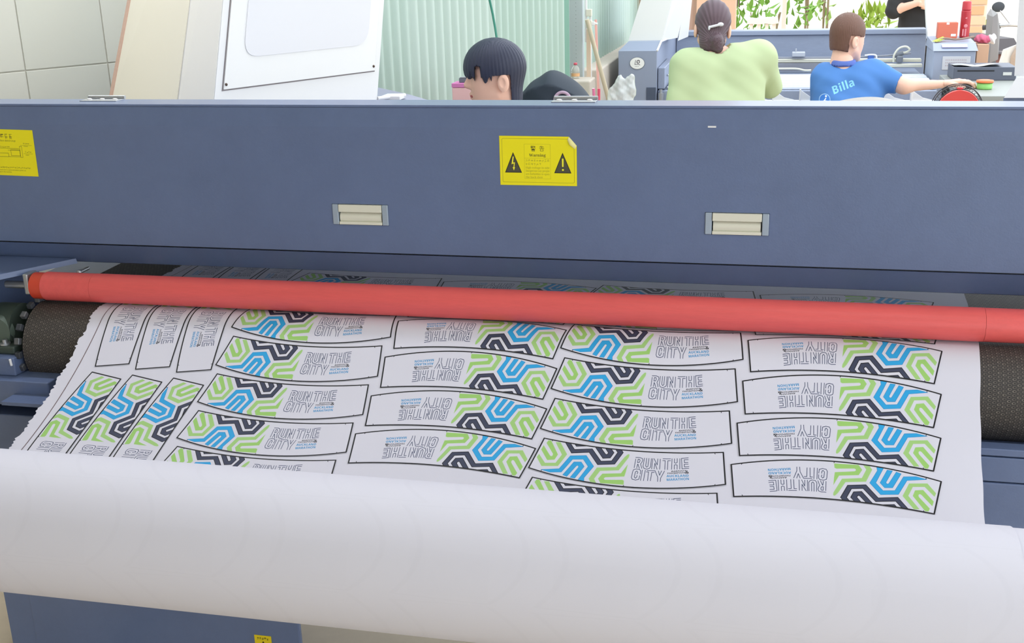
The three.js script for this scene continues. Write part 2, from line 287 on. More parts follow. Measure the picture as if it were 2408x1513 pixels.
    c.fillStyle = K; c.font = 'bold 50px serif'; c.textAlign = 'center'; c.fillText('Warning', 505, 270);
    c.strokeStyle = '#a99f14'; for (let i = 0; i < 9; i++) glyph(c, 346 + i * 36, 338, 30, 6); for (let i = 0; i < 6; i++) glyph(c, 346 + i * 36, 384, 30, 6);
    c.fillStyle = '#98900f'; c.font = '35px serif'; c.textAlign = 'left'; ['High voltage in side', 'Dangerous Lay people', 'are forbidden to open', 'the back door'].forEach((t, i) => c.fillText(t, 344, 430 + i * 42, 318));
  });
  const sheetGeo = (pts, u0, u1, v0, v1, z = 0.0006) => { const g = new THREE.ShapeGeometry(new THREE.Shape(pts.map(([x, y]) => new THREE.Vector2(x, y)))); const p = g.attributes.position, uv = g.attributes.uv; for (let i = 0; i < p.count; i++) uv.setXY(i, (p.getX(i) - u0) / (u1 - u0), (p.getY(i) - v0) / (v1 - v0)); return g.translate(0, 0, z); };
  const wl = obj('warning_label', sheetGeo([[-0.0235, 1.1757], [0.1272, 1.1757], [0.1272, 1.2535], [0.1265, 1.2545], [0.1125, 1.2705], [-0.0235, 1.2713]], -0.0235, 0.1272, 1.1757, 1.2713), M(0xffffff, 0.5, 0, { map: warn }), cutter);
  wl.userData.label = 'yellow warning label with two black triangles and a peeled corner';
  { // corner curling off the surface
    const g = new THREE.PlaneGeometry(1, 1, 6, 6), p = g.attributes.position;
    for (let i = 0; i < p.count; i++) { const s = p.getX(i) + 0.5, t = p.getY(i) + 0.5, a = V(0.1272, 1.2535, 0), b = V(0.1125, 1.2705, 0), q = a.lerp(b, s), c = Math.sin(t * 2.4); p.setXYZ(i, q.x - t * 0.006 * (1 - Math.abs(s - 0.5)) , q.y - t * 0.0065, 0.0007 + c * 0.0035 * (1 - 1.6 * Math.abs(s - 0.5))); }
    g.computeVertexNormals(); obj('peeled_corner', g, M(0xe9e39a, 0.6, 0, { side: THREE.DoubleSide }), wl);
  }
  const info = canvasTex(1024, 512, (c, W, H) => {
    c.fillStyle = Y; c.fillRect(0, 0, W, H); c.strokeStyle = K; c.fillStyle = K;
    for (let i = 0; i < 9; i++) glyph(c, 310 + i * 52, 92, 42, 8);
    c.font = 'italic 25px serif'; c.fillText('Laser host interface sketch map', 420, 132);
    c.lineWidth = 3; c.strokeRect(500, 262, 190, 40); c.strokeRect(838, 182, 26, 122); c.beginPath(); c.moveTo(690, 228); c.lineTo(838, 228); c.moveTo(500, 208); c.lineTo(830, 208); c.moveTo(690, 300); c.lineTo(838, 300); c.stroke(); c.strokeRect(725, 222, 110, 66);
    for (const [x, y, n] of [[560, 200, 8], [888, 160, 4], [900, 250, 4], [700, 250, 0]]) for (let i = 0; i < n; i++) glyph(c, x + i * 20, y, 15, 5);
    c.font = '14px serif'; c.lineWidth = 2; c.beginPath(); c.moveTo(850, 170); c.lineTo(990, 170); c.moveTo(880, 262); c.lineTo(990, 262); c.stroke(); c.fillText('Connect', 890, 184, 90); c.fillText('output', 900, 280, 80);
    for (let i = 0; i < 22; i++) glyph(c, 460 + i * 22, 430, 17, 5);
    c.font = '17px serif'; c.fillText('Ensure the ground wire is connected before power on', 440, 456); c.fillText('to avoid damage to the machine', 440, 478);
  });
  const il = obj('interface_label', new THREE.PlaneGeometry(0.2, 0.099).rotateZ(-0.02).translate(-1.137, 1.2265, 0.0006), M(0xffffff, 0.5, 0, { map: info }), cutter);
  il.userData.label = 'yellow wiring diagram label with black print';
  const small = canvasTex(256, 256, (c) => { c.fillStyle = '#e8cf12'; c.fillRect(0, 0, 256, 256); c.strokeStyle = '#20200a'; for (let i = 0; i < 5; i++) glyph(c, 40 + i * 36, 60, 32, 8); c.fillStyle = '#20200a'; c.beginPath(); c.moveTo(128, 78); c.lineTo(220, 226); c.lineTo(36, 226); c.fill(); });
  const sl = obj('skirt_label', new THREE.PlaneGeometry(0.039, 0.045).translate(-0.527, 0.2095, 0.2032), M(0xffffff, 0.5, 0, { map: small }), cutter);
  sl.userData.label = 'small yellow warning label';
}

// ---------------------------------------------------------------- printed sheet
const PROF = []; {
  let z = 0.08, y = 0.9222; const ds = 0.001, R = 0.09, arc = 40 * Math.PI / 180 * R;
  for (let i = 0; i <= 700; i++) {
    const s = i * ds, deg = s < 0.398 ? 40 - 22 * (s - arc) / 0.36 : Math.min(88, 19.5 + (s - 0.398) / 0.055 * 68);
    const th = s < arc ? s / R : deg * Math.PI / 180;
    PROF.push([z, y, th]); z += Math.cos(th) * ds; y -= Math.sin(th) * ds;
  }
}
function onSheet(X, Y, lift = 0) {              // flat print position (metres) -> point on the hanging sheet
  const x = X - 0.06 * Y, s = Y + 0.016 * X; let z, y, th;
  if (s <= 0) [z, y, th] = [0.08 + s, 0.9222, 0]; else { const f = Math.min(699.999, s * 1000), i = Math.floor(f), t = f - i; z = PROF[i][0] * (1 - t) + PROF[i + 1][0] * t; y = PROF[i][1] * (1 - t) + PROF[i + 1][1] * t; th = PROF[i][2]; }
  return [x, y + lift * Math.cos(th), z + lift * Math.sin(th)];
}
function patch(nu, nv, at, uvAt) {
  const pos = [], uv = [], idx = [];
  for (let j = 0; j <= nv; j++) for (let i = 0; i <= nu; i++) { pos.push(...at(i / nu, j / nv)); uv.push(...uvAt(i / nu, j / nv)); }
  for (let j = 0; j < nv; j++) for (let i = 0; i < nu; i++) { const a = j * (nu + 1) + i, b = a + 1, c = a + nu + 1, d = c + 1; idx.push(a, c, b, b, c, d); }
  const g = new THREE.BufferGeometry(); g.setAttribute('position', new THREE.Float32BufferAttribute(pos, 3)); g.setAttribute('uv', new THREE.Float32BufferAttribute(uv, 2)); g.setIndex(idx); g.computeVertexNormals(); return g;
}
{
  const cloth = thing('printed_sheet', 'white sheet printed with rows of green, blue and black marathon visor bands', 'fabric');
  const edge = []; for (let i = 0; i <= 260; i++) edge.push((rnd() - 0.5) * 0.006 + Math.sin(i * 0.31) * 0.002 + (rnd() < 0.12 ? -0.004 * rnd() : 0));
  obj('sheet', patch(60, 260, (u, v) => { const Y = -0.5 + v * 1.05, l = -0.871 + edge[Math.round(v * 260)], r = 0.863 + 0.0006 * Math.sin(v * 60); const k = u < 1 / 60 ? u : u; return onSheet(l + (r - l) * k - 0 * k, Y); }, (u, v) => [u, v]), M(paperCol, 0.75, 0, { side: THREE.DoubleSide }), cloth);
  const lineMat = M(0x5b3a35, 0.7);
  obj('margin_line', patch(1, 160, (u, v) => onSheet(-0.8462 + u * 0.0013 + v * 0.003, -0.3 + v * 0.75, 0.0006), (u, v) => [u, v]), lineMat, cloth);
  // one band of print, drawn flat: pattern, outlined lettering, cut line
  const k = 2048 / 344, print = canvasTex(2048, 596, (c, W, H) => {
    c.fillStyle = '#ffffff'; c.fillRect(0, 0, W, H); c.lineJoin = 'round'; c.lineCap = 'round';
    const narrow = (x) => 12.5 * (1 - (x / 156.5) ** 2), wide = (x) => 69.5 + 24.5 * (1 - (x / 168.2) ** 2), X = (x) => (x + 172) * k, Yp = (y) => (y + 3) * k;
    const outline = () => { c.beginPath(); for (let i = 0; i <= 60; i++) { const x = -156.5 + 313 * i / 60; i ? c.lineTo(X(x), Yp(narrow(x))) : c.moveTo(X(x), Yp(narrow(x))); } for (let i = 0; i <= 60; i++) { const x = 168.2 - 336.4 * i / 60; c.lineTo(X(x), Yp(wide(x))); } c.closePath(); };
    c.save(); outline(); c.clip();
    c.setTransform(0.0815 * k, -0.0077 * k, 0.0194 * k, 0.1013 * k, (-191.12 + 172) * k, (-4.77 + 3) * k);
    const poly = (p, fill, stroke, lw) => { c.beginPath(); p.forEach(([x, y], i) => (i ? c.lineTo(x, y) : c.moveTo(x, y))); c.closePath(); c.fillStyle = fill; c.fill(); if (stroke) { c.strokeStyle = stroke; c.lineWidth = lw; c.stroke(); } };
    const G = '#b9f27c', G2 = '#c0f38c', B = '#2cc2fb', D = '#444b62';
    poly([[655, 165], [760, 165], [910, 435], [725, 695], [375, 700], [262, 500], [310, 430], [445, 628], [670, 625], [800, 440]], G2);
    poly([[400, 235], [350, 330], [490, 565], [645, 555], [715, 440], [560, 130], [500, 125], [460, 185], [606, 420], [606, 452], [588, 476], [562, 476], [542, 458]], G);
    poly([[360, 780], [750, 755], [980, 465], [1320, 455], [1480, 695], [1280, 950], [1278, 1030], [1150, 1000], [1360, 700], [1255, 540], [1030, 545], [800, 832], [560, 838]], B, '#0d8fd0', 6);
    poly([[1060, 600], [1215, 600], [1280, 700], [1085, 965], [985, 950], [1160, 715], [1158, 690], [1138, 678], [1112, 690], [918, 928], [830, 892]], B, '#0d8fd0', 6);
    poly([[850, 140], [960, 160], [1065, 325], [1445, 310], [1630, 580], [1855, 570], [1985, 385], [1915, 275], [2040, 290], [2100, 385], [1915, 640], [1560, 655], [1380, 385], [1005, 405]], D, '#05060a', 13);
    poly([[1050, 170], [1105, 255], [1330, 245], [1450, 225]], D, '#05060a', 13);
    poly([[1480, 220], [1600, 240], [1722, 420], [1745, 434], [1776, 416], [1785, 390], [1700, 250], [1820, 265], [1905, 390], [1825, 505], [1670, 515]], D, '#05060a', 13);
    poly([[2190, 428], [2222, 416], [2232, 440], [2215, 490], [2000, 775], [1610, 795], [1490, 970], [1530, 1060], [1410, 1040], [1375, 970], [1545, 720], [1945, 705], [2130, 480]], G2);
    poly([[2192, 640], [2165, 740], [2150, 800], [2115, 910], [1725, 932], [1695, 950], [1695, 978], [1720, 990], [2070, 985], [2104, 1002], [2098, 1092], [1620, 1065], [1570, 965], [1660, 855], [2045, 840]], G);
    c.setTransform(0.0758 * k, -0.0073 * k, 0.0125 * k, 0.0956 * k, (-9.3 + 172) * k, (7.7 + 3) * k);
    c.strokeStyle = '#2c4064'; c.lineWidth = 13;
    for (const l of [[[230, 215], [330, 220], [380, 240], [390, 280], [370, 330], [345, 365], [375, 470]], [[232, 250], [205, 455]], [[285, 255], [275, 335], [315, 330], [330, 290], [320, 260], [285, 255]], [[280, 370], [262, 460]], [[285, 370], [320, 470]],
      [[425, 230], [400, 420], [425, 470], [490, 485], [545, 465], [570, 430], [580, 240]], [[475, 232], [460, 410], [480, 440], [510, 420], [525, 235]], [[610, 240], [595, 480]], [[640, 240], [715, 385], [725, 245]], [[650, 480], [662, 345], [715, 485]], [[780, 250], [770, 485]],
      [[840, 243], [1010, 243]], [[835, 285], [890, 285], [885, 490]], [[1010, 285], [950, 285], [945, 490]], [[1040, 240], [1035, 485]], [[1095, 240], [1095, 330], [1125, 340], [1155, 325], [1155, 235]], [[1095, 480], [1095, 385], [1125, 375], [1155, 385], [1155, 480]], [[1215, 235], [1215, 475]],
      [[1400, 215], [1250, 230], [1265, 470], [1415, 455]], [[1400, 258], [1310, 262], [1315, 325], [1395, 322]], [[1400, 360], [1312, 362], [1318, 425], [1415, 415]],
      [[345, 605], [355, 530], [330, 495], [250, 485], [195, 500], [180, 540], [155, 680], [175, 725], [250, 742], [320, 725], [340, 640]], [[280, 600], [292, 560], [270, 530], [240, 550], [218, 670], [245, 700], [270, 680], [280, 635]], [[392, 505], [360, 750]], [[455, 510], [425, 755]],
      [[495, 515], [670, 520], [735, 670], [735, 770]], [[480, 550], [530, 550], [515, 755]], [[655, 560], [600, 560], [578, 755]], [[745, 525], [775, 625], [815, 525]], [[880, 525], [800, 690], [795, 770]]]) { c.beginPath(); l.forEach(([x, y], i) => (i ? c.lineTo(x, y) : c.moveTo(x, y))); c.stroke(); }
    const word = (t, x, y, w, size, col, ang, font) => { c.save(); c.translate(x, y); c.rotate(ang); c.fillStyle = col; c.font = font.replace('#', size); const m = c.measureText(t).width; c.scale(w / m, 1); c.fillText(t, 0, 0); c.restore(); };
    word('BARFOOT', 1020, 548, 330, 42, '#0a0f18', -0.06, 'italic bold #px sans-serif'); word('THOMPSON', 930, 594, 420, 42, '#0a0f18', -0.05, 'italic bold #px sans-serif'); word('&', 1335, 580, 85, 96, '#0a0f18', -0.05, 'bold #px sans-serif');
    word('AUCKLAND', 928, 668, 490, 76, '#37a5dc', -0.035, 'bold #px sans-serif'); word('MARATHON', 928, 754, 500, 76, '#37a5dc', -0.06, 'bold #px sans-serif');
    c.restore(); c.setTransform(1, 0, 0, 1, 0, 0);
    c.strokeStyle = '#07080c'; c.lineWidth = 2.5 * k; outline(); c.stroke();
    c.lineWidth = 1.1 * k; for (const [x, f, d] of [[-142, narrow, 3], [142, narrow, 3], [-146, wide, -3], [150, wide, -3], [0, wide, -3]]) { c.beginPath(); c.moveTo(X(x), Yp(f(x))); c.lineTo(X(x + 1.5), Yp(f(x) + d)); c.stroke(); }
  });
  const bandMat = M(paperCol, 0.72, 0, { map: print });
  const local = (u, v) => { const a = (2 * u - 1), n0 = 0.1582 * a, w0 = 0.17 * a; const x = n0 + (w0 - n0) * v, yn = 0.0125 * (1 - a * a) - 0.0014, yw = 0.0695 + 0.0245 * (1 - a * a) + 0.0014; return [x, yn + (yw - yn) * v]; };
  const uvAt = (u, v) => { const [x, y] = local(u, v); return [(x + 0.172) / 0.344, 1 - (y + 0.003) / 0.1001]; };
  function band(X0, Y0, turn) {                 // turn: 0 upright, 2 upside down, 1 reading downwards
    obj('printed_band', patch(36, 8, (u, v) => { let [x, y] = local(u, v); [x, y] = turn === 0 ? [x, y] : turn === 2 ? [-x, -y] : [-y, x]; return onSheet(X0 + x, Y0 + y, 0.0009); }, uvAt), bandMat, cloth);
  }
  for (let r = -2; r <= 5; r++) {
    const dy = (r - 2) * 0.0905;
    for (const X of [-0.3832, 0.2903]) band(X, 0.0903 + dy, 0);
    for (const X of [-0.0447, 0.6312]) if (r < 5) band(X, 0.1848 + dy, 2);
  }
  for (let i = 0; i < 3; i++) for (const Y of [-0.323, 0.0157, 0.3667]) band(-0.7363 + i * 0.0898, Y, 1);
}

// ---------------------------------------------------------------- front roll
{
  const ax = [0.703, 0.615];
  const roll = thing('fabric_roll', 'thick roll of plain white fabric lying across the front of the machine', 'fabric roll', [0, ax[0], ax[1]]);
  const cyl = (r, x0, x1) => { const g = new THREE.CylinderGeometry(r, r, x1 - x0, 96, 40, true).rotateZ(Math.PI / 2).translate((x0 + x1) / 2, 0, 0); return g; };
  const ends = (r, x) => new THREE.RingGeometry(0.03, r, 64).rotateY(Math.PI / 2).translate(x, 0, 0);
  obj('inner_layers', [cyl(0.1178, -0.97, 0.866), ends(0.1178, 0.866), ends(0.1178, -0.97).rotateY(Math.PI)], paper, roll);
  const ghost = canvasTex(2048, 1024, (c, W, H) => {
    c.fillStyle = '#ffffff'; c.fillRect(0, 0, W, H); c.strokeStyle = 'rgba(120,125,150,0.018)'; c.lineWidth = 5;
    for (let r = -1; r < 9; r++) for (let q = 0; q < 5; q++) { const y = r * 124 + (q % 2) * 60 + 30, x = q * 410 + 20, s = q % 2 ? -1 : 1; c.beginPath(); c.moveTo(x, y); c.quadraticCurveTo(x + 190, y + s * 46, x + 380, y); c.lineTo(x + 390, y + 84); c.quadraticCurveTo(x + 190, y + 84 + s * 60, x - 8, y + 84); c.closePath(); c.stroke(); c.fillStyle = 'rgba(150,190,160,0.012)'; c.fillRect(x + (s > 0 ? 10 : 190), y + 14, 180, 70); }
  });
  obj('outer_layer', cyl(0.12, -0.96, 0.845), M(paperCol, 0.7, 0, { map: ghost, side: THREE.DoubleSide }), roll);
  obj('core_tube', [rod([-1.0, 0, 0], [0.93, 0, 0], 0.03)], M(0xb79a74, 0.8), roll);
  const st = thing('roll_stand', 'dark steel stand carrying the white fabric roll at the front', 'stand', [0, 0, ax[1]]);
  for (const x of [-1.02, 0.925]) { obj('post', [bx(x - 0.012, x + 0.012, 0, 0.672, -0.03, 0.03, 0.003), bx(x - 0.012, x + 0.012, 0.66, 0.74, -0.055, -0.031, 0.003), bx(x - 0.012, x + 0.012, 0.66, 0.74, 0.031, 0.055, 0.003), bx(x - 0.012, x + 0.012, 0.655, 0.672, -0.055, 0.055, 0.003)], slate, st); obj('foot', bx(x - 0.03, x + 0.03, 0, 0.03, -0.2, 0.2, 0.004), slate, st); }
}
//REST//
// ---------------------------------------------------------------- white machine on the left behind the hood
{
  const E = { Cl: [[-1.481, 1.214, -1.04], [-1.359, 2.04, -1.347]], CB: [[-1.069, 1.258, -0.697], [-1.009, 1.986, -0.957]], BA: [[-0.939, 1.265, -0.643], [-0.906, 1.975, -0.89]], Ar: [[-0.66, 1.204, -1.12], [-0.638, 2.01, -1.397]] };
  const at = (k, y) => { const [a, b] = E[k], t = (y - a[1]) / (b[1] - a[1]); return [a[0] + (b[0] - a[0]) * t, y, a[2] + (b[2] - a[2]) * t]; };
  const t = thing('white_lidded_machine', 'white machine with a tall tapering lid standing before the tiled wall', 'machine');
  const y0 = 1.19, y1 = 2.05;
  obj('lid', hull([y0, y1].flatMap((y) => [...Object.keys(E).map((k) => at(k, y)), [-0.9, y, -1.5 - (y - y0) * 0.2], [-1.2, y, -1.44 - (y - y0) * 0.1]])), whiteGloss, t);
  const face = (a, b) => (s, y, lift) => { const p = V(...at(a, y)), q = V(...at(b, y)), r = V(...at(a, y + 0.1)), n = q.clone().sub(p).cross(r.sub(p)).normalize(); return p.lerp(q, s).addScaledVector(n, lift).toArray(); };
  const A = face('BA', 'Ar'), Cf = face('Cl', 'CB'), Bf = face('CB', 'BA');
  const plate = (F, s0, s1, ya, yb, rad, l0, l1) => {
    const W = 0.56, x0 = s0 * W, x1 = s1 * W, sh = new THREE.Shape();
    sh.moveTo(x0 + rad, ya); sh.lineTo(x1 - rad, ya); sh.quadraticCurveTo(x1, ya, x1, ya + rad); sh.lineTo(x1, yb); sh.lineTo(x0, yb); sh.lineTo(x0, ya + rad); sh.quadraticCurveTo(x0, ya, x0 + rad, ya);
    const g = new THREE.ExtrudeGeometry(sh, { depth: 1, bevelEnabled: false, curveSegments: 10 }), p = g.attributes.position;
    for (let i = 0; i < p.count; i++) p.setXYZ(i, ...F(p.getX(i) / W, p.getY(i), l0 + p.getZ(i) * (l1 - l0)));
    g.computeVertexNormals(); return g;
  };
  const pn = obj('access_panel', plate(A, 0.042, 0.962, 1.277, 2.0, 0.001, -0.001, 0.005), M(0xf0f0ef, 0.35), t);
  obj('panel_gap', plate(A, 0.036, 0.968, 1.2735, 2.0, 0.001, -0.002, 0.0012), M(0x8d8686, 0.7), pn);
  obj('window_film', plate(A, 0.135, 0.9, 1.352, 1.98, 0.05, 0.004, 0.0062), M(0xe6e6ea, 0.3), pn);
  for (const s of [0.052, 0.952]) obj('screw', new THREE.SphereGeometry(0.004, 12, 8).translate(...A(s, 1.289, 0.005)), M(0x5b4a40, 0.5, 0.4), pn);
  obj('side_panel', plate(Cf, 0.02, 0.985, 1.2, 2.0, 0.002, 0.0005, 0.003), M(0xf0ebda, 0.55), t);
  obj('bevel_panel', plate(Bf, 0.01, 0.99, 1.2, 2.0, 0.001, 0.0005, 0.002), M(0xf0eee8, 0.5), t);
  obj('edge_trim', plate(Cf, -0.025, 0.022, 1.19, 2.0, 0.001, 0.0, 0.006), M(0xcfae9c, 0.6), t);
  obj('base', hull([[-1.5, -1.06], [-1.08, -0.66], [-0.93, -0.6], [-0.6, -1.12], [-0.62, -1.3], [-0.85, -1.55], [-1.2, -1.5]].flatMap(([x, z]) => [[x, 1.186, z]]).concat([[-1.5, -1.06], [-1.1, -0.64], [-0.9, -0.62], [-0.535, -1.1], [-0.53, -1.3], [-0.82, -1.6], [-1.24, -1.55]].flatMap(([x, z]) => [[x, 1.16, z], [x, 0, z]]))), M(0x9a9bb0, 0.45), t);
  obj('lid_arm', [rod([-0.66, 1.196, -1.12], [-0.6, 1.196, -1.2], 0.006), bx(-0.66, -0.6, 1.187, 1.2, -1.21, -1.15, 0.003)], whiteGloss, t);
}
// ---------------------------------------------------------------- laser cutter with the oval badge, farther back
{
  const t = thing('laser_cutter_with_badge', 'grey laser cutter with white lid arms and an oval white badge on its end', 'machine');
  const lidWhite = M(0xd6d5d1, 0.45), body = M(0x98a2b8, 0.45, 0, { map: rep(mottle, 2) }), pale = body, inner = body;
  obj('end_housing', hull([[-0.402, 0, -4.57], [-0.183, 0, -4.57], [-0.402, 0, -5.9], [-0.183, 0, -5.9], [-0.402, 1.02, -4.57], [-0.183, 1.02, -4.57], [-0.402, 1.02, -5.9], [-0.183, 1.02, -5.9]]), body, t);
  obj('housing_top', hull([[-0.402, 1.02, -4.57], [-0.183, 1.02, -4.57], [-0.402, 1.02, -5.9], [-0.183, 1.02, -5.9], [-0.356, 1.067, -4.65], [-0.168, 1.067, -4.65], [-0.356, 1.067, -5.85], [-0.168, 1.067, -5.85]]), pale, t);
  obj('edge_strip', [rod([-0.181, 1.02, -4.57], [-0.166, 1.067, -4.65], 0.006), rod([-0.166, 1.067, -4.65], [-0.1, 1.06, -5.5], 0.006)], white, t);
  const badgeTex = canvasTex(512, 400, (c) => { c.fillStyle = '#efefec'; c.fillRect(0, 0, 512, 400); c.strokeStyle = '#3f3440'; c.fillStyle = '#3f3440'; c.lineWidth = 18; c.beginPath(); c.moveTo(200, 90); c.lineTo(172, 242); c.lineTo(330, 242); c.lineTo(360, 262); c.stroke(); c.lineWidth = 24; c.beginPath(); c.ellipse(292, 150, 46, 56, 0.3, 0, 7); c.stroke(); c.lineWidth = 10; c.beginPath(); c.moveTo(262, 190); c.quadraticCurveTo(290, 130, 330, 96); c.stroke(); c.font = 'bold 34px sans-serif'; c.fillStyle = '#8d8a90'; c.fillText('LONG QI', 170, 320, 170); });
  const bg = new THREE.CircleGeometry(1, 48).scale(0.0415, 0.0325, 1), p = bg.attributes.position; void p;
  const bd = obj('badge', bg.translate(-0.2935, 0.952, -4.5655), M(0xffffff, 0.4, 0, { map: badgeTex }), t); bd.userData.label = 'oval white badge with dark monogram';
  obj('badge_rim', new THREE.TorusGeometry(1, 0.03, 8, 48).scale(0.0415, 0.0325, 0.04).translate(-0.2935, 0.952, -4.567), darkGrey, bd);
  obj('lower_slot', bx(-0.24, -0.185, 0.7, 0.815, -4.58, -4.566, 0.002), M(0x4a5468, 0.5), t);
  // lid arms
  obj('lid_arm', hull([[-0.362, 1.067, -4.7], [-0.17, 1.067, -4.72], [-0.16, 1.067, -5.0], [-0.34, 1.067, -5.0], [-0.215, 1.6, -4.9], [-0.06, 1.6, -4.92], [-0.05, 1.6, -5.2], [-0.2, 1.6, -5.2]]), lidWhite, t);
  obj('lid_arm_inner', hull([[-0.172, 1.062, -4.74], [-0.1, 1.06, -4.98], [-0.165, 1.062, -5.0], [-0.082, 1.6, -4.93], [0.01, 1.6, -5.16], [-0.06, 1.6, -5.2]]), lidWhite, t);
  obj('lid_inner_frame', hull([[-0.1, 1.04, -5.0], [-0.062, 1.04, -5.31], [-0.1, 1.04, -5.33], [-0.03, 1.5, -5.1], [-0.03, 1.5, -5.42], [-0.06, 1.5, -5.45]]), lidWhite, t);
  const right = obj('lid_arm_right', hull([[1.395, 1.0, -5.43], [1.59, 1.0, -5.45], [1.395, 1.0, -5.6], [1.59, 1.0, -5.6], [1.375, 1.6, -5.85], [1.62, 1.6, -5.87], [1.375, 1.6, -6.0], [1.62, 1.6, -6.0]]), lidWhite, t); right.name = 'lid_arm';
  obj('lid_arm_edge', hull([[1.38, 1.0, -5.42], [1.397, 1.0, -5.42], [1.38, 1.0, -5.5], [1.397, 1.0, -5.5], [1.345, 1.6, -5.84], [1.377, 1.6, -5.84], [1.345, 1.6, -5.92], [1.377, 1.6, -5.92]]), whiteGloss, t);
  // bed, slats, rails
  obj('rear_panel', bx(-0.18, 1.42, 0.55, 1.0, -5.95, -5.85, 0.004), inner, t); obj('rear_top_rail', bx(-0.18, 1.42, 1.002, 1.034, -5.97, -5.83, 0.006), pale, t);
  obj('bed_base', bx(-0.18, 1.36, 0.0, 0.79, -5.83, -4.62, 0.005), body, t);
  for (let i = 0; i < 14; i++) obj('bed_slat', bx(-0.12, 1.36, 0.792, 0.806 + (i % 3) * 0.002, -4.66 - i * 0.046 - 0.036, -4.66 - i * 0.046, 0.002), [M(0xe9eef8, 0.35), M(0xdde6f6, 0.35), M(0xf1f4fa, 0.35)][i % 3], t);
  obj('gantry_rail', [bx(-0.15, 1.365, 0.855, 0.875, -5.58, -5.53, 0.004), bx(0.95, 1.365, 0.83, 0.85, -5.5, -5.46, 0.004)], cream, t);
  obj('gantry_skirt', bx(-0.15, 1.15, 0.80, 0.853, -5.56, -5.52, 0.004), M(0x868892, 0.5), t);
  obj('belt', [tube([[-0.1, 0.892, -5.52], [0.6, 0.886, -5.52], [0.97, 0.887, -5.5]], 0.006), tube([[0.97, 0.89, -5.5], [1.2, 0.9, -5.52], [1.3, 0.908, -5.54]], 0.005)], M(0x8b8e98, 0.5), t);
  obj('carriage', [bx(0.58, 0.66, 0.895, 0.92, -5.58, -5.5, 0.003), bx(0.6, 0.607, 0.915, 0.94, -5.56, -5.54, 0.001)], M(0xaeb2bb, 0.5), t);
  obj('cutting_head', [bx(1.04, 1.075, 0.87, 0.91, -5.5, -5.44, 0.004), rod([1.058, 0.84, -5.47], [1.058, 0.87, -5.47], 0.012)], M(0x3d63b0, 0.5), t);
  obj('head_pipe', tube([[1.02, 0.905, -5.45], [1.06, 0.91, -5.44], [1.085, 0.905, -5.44], [1.09, 0.87, -5.44]], 0.005), white, t);
  obj('motor_block', [bx(1.21, 1.25, 0.855, 0.9, -5.52, -5.46, 0.01), rod([1.2, 0.9, -5.49], [1.25, 0.915, -5.49], 0.014)], M(0x777c84, 0.5), t);
  obj('air_hose', tube([[1.195, 0.86, -5.48], [1.197, 0.905, -5.48], [1.225, 0.945, -5.48], [1.265, 0.953, -5.48], [1.285, 0.935, -5.48], [1.265, 0.918, -5.49], [1.235, 0.915, -5.49]], 0.0065), cream, t);
  obj('tool', [tube([[0.5, 0.826, -5.45], [0.62, 0.824, -5.45], [0.66, 0.816, -5.44], [0.7, 0.816, -5.44]], 0.006)], cream, t);
  // white toothed catch rail along the near edge
  const rail = obj('catch_rail', bx(0.28, 1.33, 0.742, 0.752, -4.52, -4.5, 0.002), whiteGloss, t);
  for (let i = 0; i < 7; i++) { const x = 0.33 + i * 0.147; obj('catch_bracket', [extrudeZ([[x, 0.75], [x + 0.118, 0.752], [x + 0.06, 0.765], [x + 0.006, 0.802], [x, 0.806]], -4.515, -4.507, 0.001), bx(x - 0.006, x + 0.003, 0.745, 0.812, -4.52, -4.5, 0.002)], whiteGloss, rail); }
  // end housing interior, right of the badge
  obj('inner_guard', bx(-0.18, -0.14, 0.80, 0.92, -5.2, -4.62, 0.004), inner, t);
  obj('lead_screw', [rod([-0.13, 0.87, -4.68], [0.02, 0.905, -5.2], 0.006), rod([-0.13, 0.8, -4.66], [0.03, 0.85, -5.2], 0.007), rod([-0.13, 0.79, -4.66], [0.03, 0.84, -5.2], 0.004)], steel, t);
  obj('drive_motor', [rod([-0.16, 0.78, -4.6], [-0.16, 0.735, -4.6], 0.018), rod([-0.16, 0.8, -4.6], [-0.16, 0.78, -4.6], 0.01)], steel, t);
}
